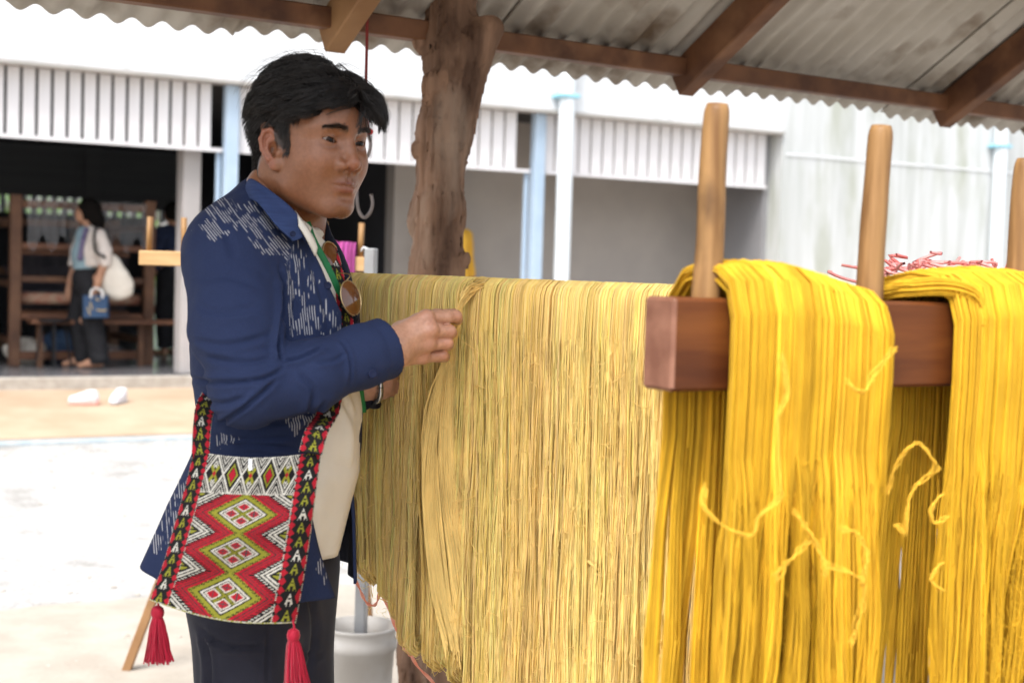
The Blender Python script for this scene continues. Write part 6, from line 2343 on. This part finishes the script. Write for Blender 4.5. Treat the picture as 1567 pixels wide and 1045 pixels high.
# ---------------------------------------------------------------- other people, mostly hidden
def stander(base, height, yaw, label, top_m, leg_m, elbow=0.12, seed=0):
    base = np.asarray(base, float)
    s = height / 1.65
    fw = np.array([math.cos(yaw), math.sin(yaw), 0.0])
    lf = np.array([-fw[1], fw[0], 0.0])
    L = lambda x, y, z: base + fw * x * s + lf * y * s + MZ * z * s
    p = thing('person', base, label, 'person')
    bx_ = lambda z, r: (L(0, 0, z), np.array(r) * s)

    def body(P):
        d = s_ell(P, L(0.01, 0, 1.53), np.array((0.085, 0.085, 0.115)) * s)
        d = su(d, s_ell(P, L(0.075, 0, 1.515), np.array((0.02, 0.02, 0.02)) * s), 0.02)
        d = su(d, s_cap(P, L(-0.01, 0, 1.45), L(-0.01, 0, 1.34), 0.05 * s, 0.055 * s), 0.03)
        d = su(d, s_chain(P, [L(0, 0, 1.25), L(0, 0, 0.95)], (0.11, 0.10), 0.05), 0.05)
        for g_ in (-1, 1):
            d = su(d, s_chain(P, [L(0, g_ * 0.18, 1.32), L(-0.02, g_ * (0.20 + elbow * 0.3), 1.06), L(0.09, g_ * 0.20, 0.86), L(0.12, g_ * 0.19, 0.79)], (0.05 * s, 0.042 * s, 0.032 * s, 0.028 * s), 0.02), 0.03)
            for k in range(4):
                d = su(d, s_cap(P, L(0.10 + 0.018 * k, g_ * 0.19, 0.79), L(0.11 + 0.018 * k, g_ * 0.19, 0.71), 0.011, 0.009), 0.01)
            d = su(d, s_chain(P, [L(0, g_ * 0.09, 0.9), L(0.02, g_ * 0.10, 0.5), L(-0.01, g_ * 0.10, 0.09)], (0.08, 0.055, 0.04), 0.03), 0.03)
            d = su(d, s_cap(P, L(-0.02, g_ * 0.10, 0.035), L(0.14, g_ * 0.12, 0.028), 0.034, 0.026), 0.02)
        return d
    sdf_obj('body', body, *bx_(0.83, (0.45, 0.45, 0.9)), 0.014, 'far_skin', p)
    sdf_obj('hair', lambda P: np.maximum(s_ell(P, L(-0.01, 0, 1.55), np.array((0.10, 0.10, 0.12)) * s), -s_ell(P, L(0.11, 0, 1.50), np.array((0.075, 0.12, 0.10)) * s)), *bx_(1.55, (0.2, 0.2, 0.2)), 0.012, 'hair_base', p)

    def top(P):
        d = s_chain(P, [L(0, 0, 1.28), L(0, 0, 1.08), L(0, 0, 0.90)], (0.135 * s, 0.135 * s, 0.15 * s), 0.05)
        d = su(d, s_cap(P, L(0, -0.15, 1.34), L(0, 0.15, 1.34), 0.065 * s, 0.065 * s), 0.06)
        for g_ in (-1, 1):
            d = su(d, s_chain(P, [L(0, g_ * 0.18, 1.32), L(-0.02, g_ * (0.20 + elbow * 0.3), 1.06), L(0.05, g_ * 0.20, 0.95)], (0.066 * s, 0.060 * s, 0.052 * s), 0.02), 0.03)
        return np.maximum(d, L(0, 0, 0.80)[2] - P[:, 2])
    sdf_obj('top', top, *bx_(1.1, (0.45, 0.45, 0.40)), 0.012, top_m, p, 0.005)

    def legs(P):
        d = s_ell(P, L(0, 0, 0.88), np.array((0.13, 0.17, 0.14)) * s)
        for g_ in (-1, 1):
            d = su(d, s_chain(P, [L(0, g_ * 0.09, 0.86), L(0.02, g_ * 0.10, 0.5), L(-0.01, g_ * 0.10, 0.10)], (0.10, 0.085, 0.075), 0.03), 0.04)
        return np.maximum(d, L(0, 0, 0.08)[2] - P[:, 2])
    sdf_obj('trousers', legs, *bx_(0.52, (0.4, 0.4, 0.56)), 0.014, leg_m, p, 0.005)
    return p


stander(fp(4.05, -0.75, FLOOR), 1.66, R(-35), 'person in a yellow shirt and dark blue trousers half hidden by the trunk post', 'yellow_cotton', 'denim')
stander(fp(1.62, -2.55, FLOOR), 1.60, R(150), 'person in navy clothes standing behind the end of the large loom', 'navy_cloth', 'black_trousers')


# ---------------------------------------------------------------- looms
def loom(t0, o0, w, label, group, plastic=True):
    base = fp(t0 + w / 2, o0 - 0.7, FLOOR)
    lm = thing('floor_loom', base, label, 'loom', group)
    dp = 1.35
    for t in (t0, t0 + w):
        for o in (o0, o0 - dp):
            fobj('post', t - 0.05, t + 0.05, o - 0.045, o + 0.045, FLOOR, 1.96 if o == o0 else 1.80, 'loom_wood', lm, bev=0.006)
    for z, hh, m in ((1.88, 0.07, 'loom_wood'), (1.50, 0.06, 'loom_red_wood'), (1.20, 0.055, 'loom_wood'), (0.86, 0.06, 'loom_red_wood'), (0.50, 0.075, 'loom_red_wood')):
        fobj('beam', t0 + 0.052, t0 + w - 0.052, o0 - 0.03, o0 + 0.03, z - hh / 2, z + hh / 2, m, lm, bev=0.005)
    for z in (1.74, 1.25, 0.52):
        fobj('beam', t0 + 0.052, t0 + w - 0.052, o0 - dp - 0.03, o0 - dp + 0.03, z - 0.035, z + 0.035, 'loom_wood', lm, bev=0.005)
    for t in (t0, t0 + w):
        for z in (1.70, 1.15, 0.62):
            fobj('side_rail', t - 0.03, t + 0.03, o0 - dp + 0.047, o0 - 0.047, z - 0.03, z + 0.03, 'loom_wood', lm, bev=0.004)
    # cloth roll, warp sheet, shafts with heddles, reed
    V, F = tubes(np.array([fp(t0 + 0.06, o0 - 0.10, 1.02), fp(t0 + w - 0.06, o0 - 0.10, 1.02)])[None], 0.055, 14, caps=True)
    mesh_obj('cloth_roll', V, F, 'woven_stripe', lm)
    th_ = []
    for i in range(150):
        t = t0 + 0.12 + (w - 0.24) * i / 149
        th_.append([fp(t, o0 - 0.12, 1.06), fp(t, o0 - 0.6, 1.10), fp(t, o0 - dp + 0.06, 1.30)])
    V, F = tubes(np.array(th_), 0.003, 3)
    mesh_obj('warp', V, F, 'warp_thread', lm)
    for k in range(4):
        o = o0 - 0.42 - 0.07 * k
        fobj('heddle_bar', t0 + 0.08, t0 + w - 0.08, o - 0.01, o + 0.01, 1.42, 1.46, 'loom_red_wood', lm)
        fobj('heddle_bar', t0 + 0.08, t0 + w - 0.08, o - 0.01, o + 0.01, 0.86, 0.90, 'loom_red_wood', lm)
        hd = [[fp(t0 + 0.1 + (w - 0.2) * i / 69, o, 0.90), fp(t0 + 0.1 + (w - 0.2) * i / 69, o, 1.42)] for i in range(70)]
        V, F = tubes(np.array(hd), 0.0028, 3)
        mesh_obj('heddles', V, F, 'warp_thread', lm)
    fobj('bench', t0 + 0.10, t0 + w + 0.28, o0 + 0.05, o0 + 0.28, 0.80, 0.84, 'loom_red_wood', lm, bev=0.005)
    for t in (t0 + 0.2, t0 + w - 0.1):
        fobj('bench_leg', t - 0.025, t + 0.025, o0 + 0.10, o0 + 0.15, FLOOR, 0.80, 'loom_wood', lm)
    if plastic:
        for q in range(3):
            a0, a1 = t0 + 0.10 + q * 0.36, t0 + 0.44 + q * 0.38
            n1, n2 = 26, 14
            SV = np.array([fp(a0 + (a1 - a0) * i / (n1 - 1), o0 + 0.045 + 0.018 * math.sin(i * 1.1 + q) + 0.012 * math.sin(j * 0.9 + i * 0.4), 1.93 - (0.40 + 0.08 * math.sin(i * 0.5 + q)) * j / (n2 - 1)) for i in range(n1) for j in range(n2)])
            mesh_obj('plastic_sheet', SV, grid_f(n1, n2), 'clear_plastic', lm)
    return lm


loom(-0.20, -1.22, 1.22, 'large brown floor loom with clear plastic draped over its top beam', 'floor looms in the hall')
loom(-2.1, -1.5, 1.3, 'brown floor loom with a blue cloth over its end post', 'floor looms in the hall', False)
loom(2.55, -4.2, 1.3, 'dark floor loom deep in the shade behind the man', 'floor looms in the hall', False)
# blue cloth over the loom end
n1, n2 = 16, 20
SV = np.array([fp(-0.62 + 0.20 * i / (n1 - 1) * (0.7 + 0.3 * j / n2), -1.12 + 0.03 * math.sin(i * 1.1) + 0.02 * j / n2, 1.78 - 0.72 * j / (n2 - 1)) for i in range(n1) for j in range(n2)])
W, WF = thick(SV.reshape(-1, 3), n1, n2, 0.012)
tag(mesh_obj('draped_cloth', W, WF, 'denim', None), 'faded blue cloth hanging from the loom post', 'cloth')
# bundles on the floor under the loom
for (t, o, r, m, lab) in ((-0.05, -1.55, (0.20, 0.16, 0.14), 'tote_canvas', 'pale sack lying under the large loom by its left post'), (0.35, -1.75, (0.24, 0.18, 0.16), 'denim', 'dark blue bundle of cloth under the large loom'),
                          (0.75, -1.5, (0.14, 0.12, 0.10), 'clear_plastic', 'clear plastic bag under the large loom')):
    c = fp(t, o, FLOOR + r[2] * 0.8)
    f_ = lambda P, c=c, r=r: np.maximum(s_ell(P, c, r) + 0.03 * vnoise(P, 7) + 0.012 * vnoise(P, 20), FLOOR - P[:, 2])
    V, F = sdf_mesh(f_, c - np.array(r) * 1.5, c + np.array(r) * 1.5, 0.02)
    tag(mesh_obj('bundle', V, F, m, None), lab, 'bundle')
fobj_st = thing('stool', fp(0.15, -1.0, FLOOR), 'small black metal stool before the large loom', 'stool')
V, F = lathe_vf([(0.001, 0.44), (0.14, 0.44), (0.145, 0.43), (0.14, 0.415), (0.001, 0.415)], 20, fp(0.1, -0.98, FLOOR))
mesh_obj('seat', V, F, 'black_strap', fobj_st)
for k in range(4):
    a = k * math.pi / 2 + 0.4
    e = np.array([math.cos(a), math.sin(a), 0])
    V, F = tubes(np.array([fp(0.1, -0.98, FLOOR + 0.42) + e * 0.09, fp(0.1, -0.98, FLOOR) + e * 0.16])[None], 0.011, 6)
    mesh_obj('leg', V, F, 'black_strap', fobj_st)


# ---------------------------------------------------------------- sneakers on the apron
def sneaker(t, o, yaw, label):
    z0 = float(np.interp(o, [0, 0.7, 1.4], [0.295, 0.262, 0.205])) + 0.004
    b = fp(t, o, z0)
    fw = np.array([math.cos(yaw), math.sin(yaw), 0])
    lf = np.array([-fw[1], fw[0], 0])
    sn = thing('sneaker', b, label, 'shoe', 'pair of sneakers on the apron')
    L = lambda x, y, z: b + fw * x * 0.80 + lf * y * 0.9 + MZ * z * 0.9

    def upper(P):
        d = s_chain(P, [L(-0.095, 0, 0.055), L(0.0, 0, 0.05), L(0.10, 0.004, 0.035)], (0.040, 0.042, 0.036), 0.03)
        d = su(d, s_ell(P, L(-0.075, 0, 0.095), (0.042, 0.042, 0.045)), 0.03)
        d = np.maximum(d, -s_ell(P, L(-0.075, 0, 0.135), (0.036, 0.030, 0.05)))
        return np.maximum(d, b[2] + 0.022 - P[:, 2])
    sdf_obj('upper', upper, L(0, 0, 0.06), (0.2, 0.2, 0.1), 0.006, 'shoe_white', sn)
    sdf_obj('sole', lambda P: np.maximum(np.maximum(s_chain(P, [L(-0.10, 0, 0.012), L(0, 0, 0.012), L(0.105, 0.004, 0.018)], (0.040, 0.040, 0.040), 0.02), P[:, 2] - b[2] - 0.028), b[2] - P[:, 2]), L(0, 0, 0.03), (0.2, 0.2, 0.06), 0.006, 'shoe_pink' if 'side' in label else 'shoe_white', sn)
    for k in range(3):
        V, F = tubes(spline([L(0.03 - 0.03 * k, -0.045, 0.03), L(0.02 - 0.03 * k, -0.040, 0.055), L(0.005 - 0.03 * k, -0.025, 0.083)], 7)[None], 0.0045, 5)
        mesh_obj('stripe', V, F, 'shoe_grey', sn)


sneaker(-0.035, 0.84, R(192), 'white sneaker with a pink sole lying sideways on to the step')
sneaker(0.245, 0.80, R(262), 'white sneaker pointing away from the step towards the yard')
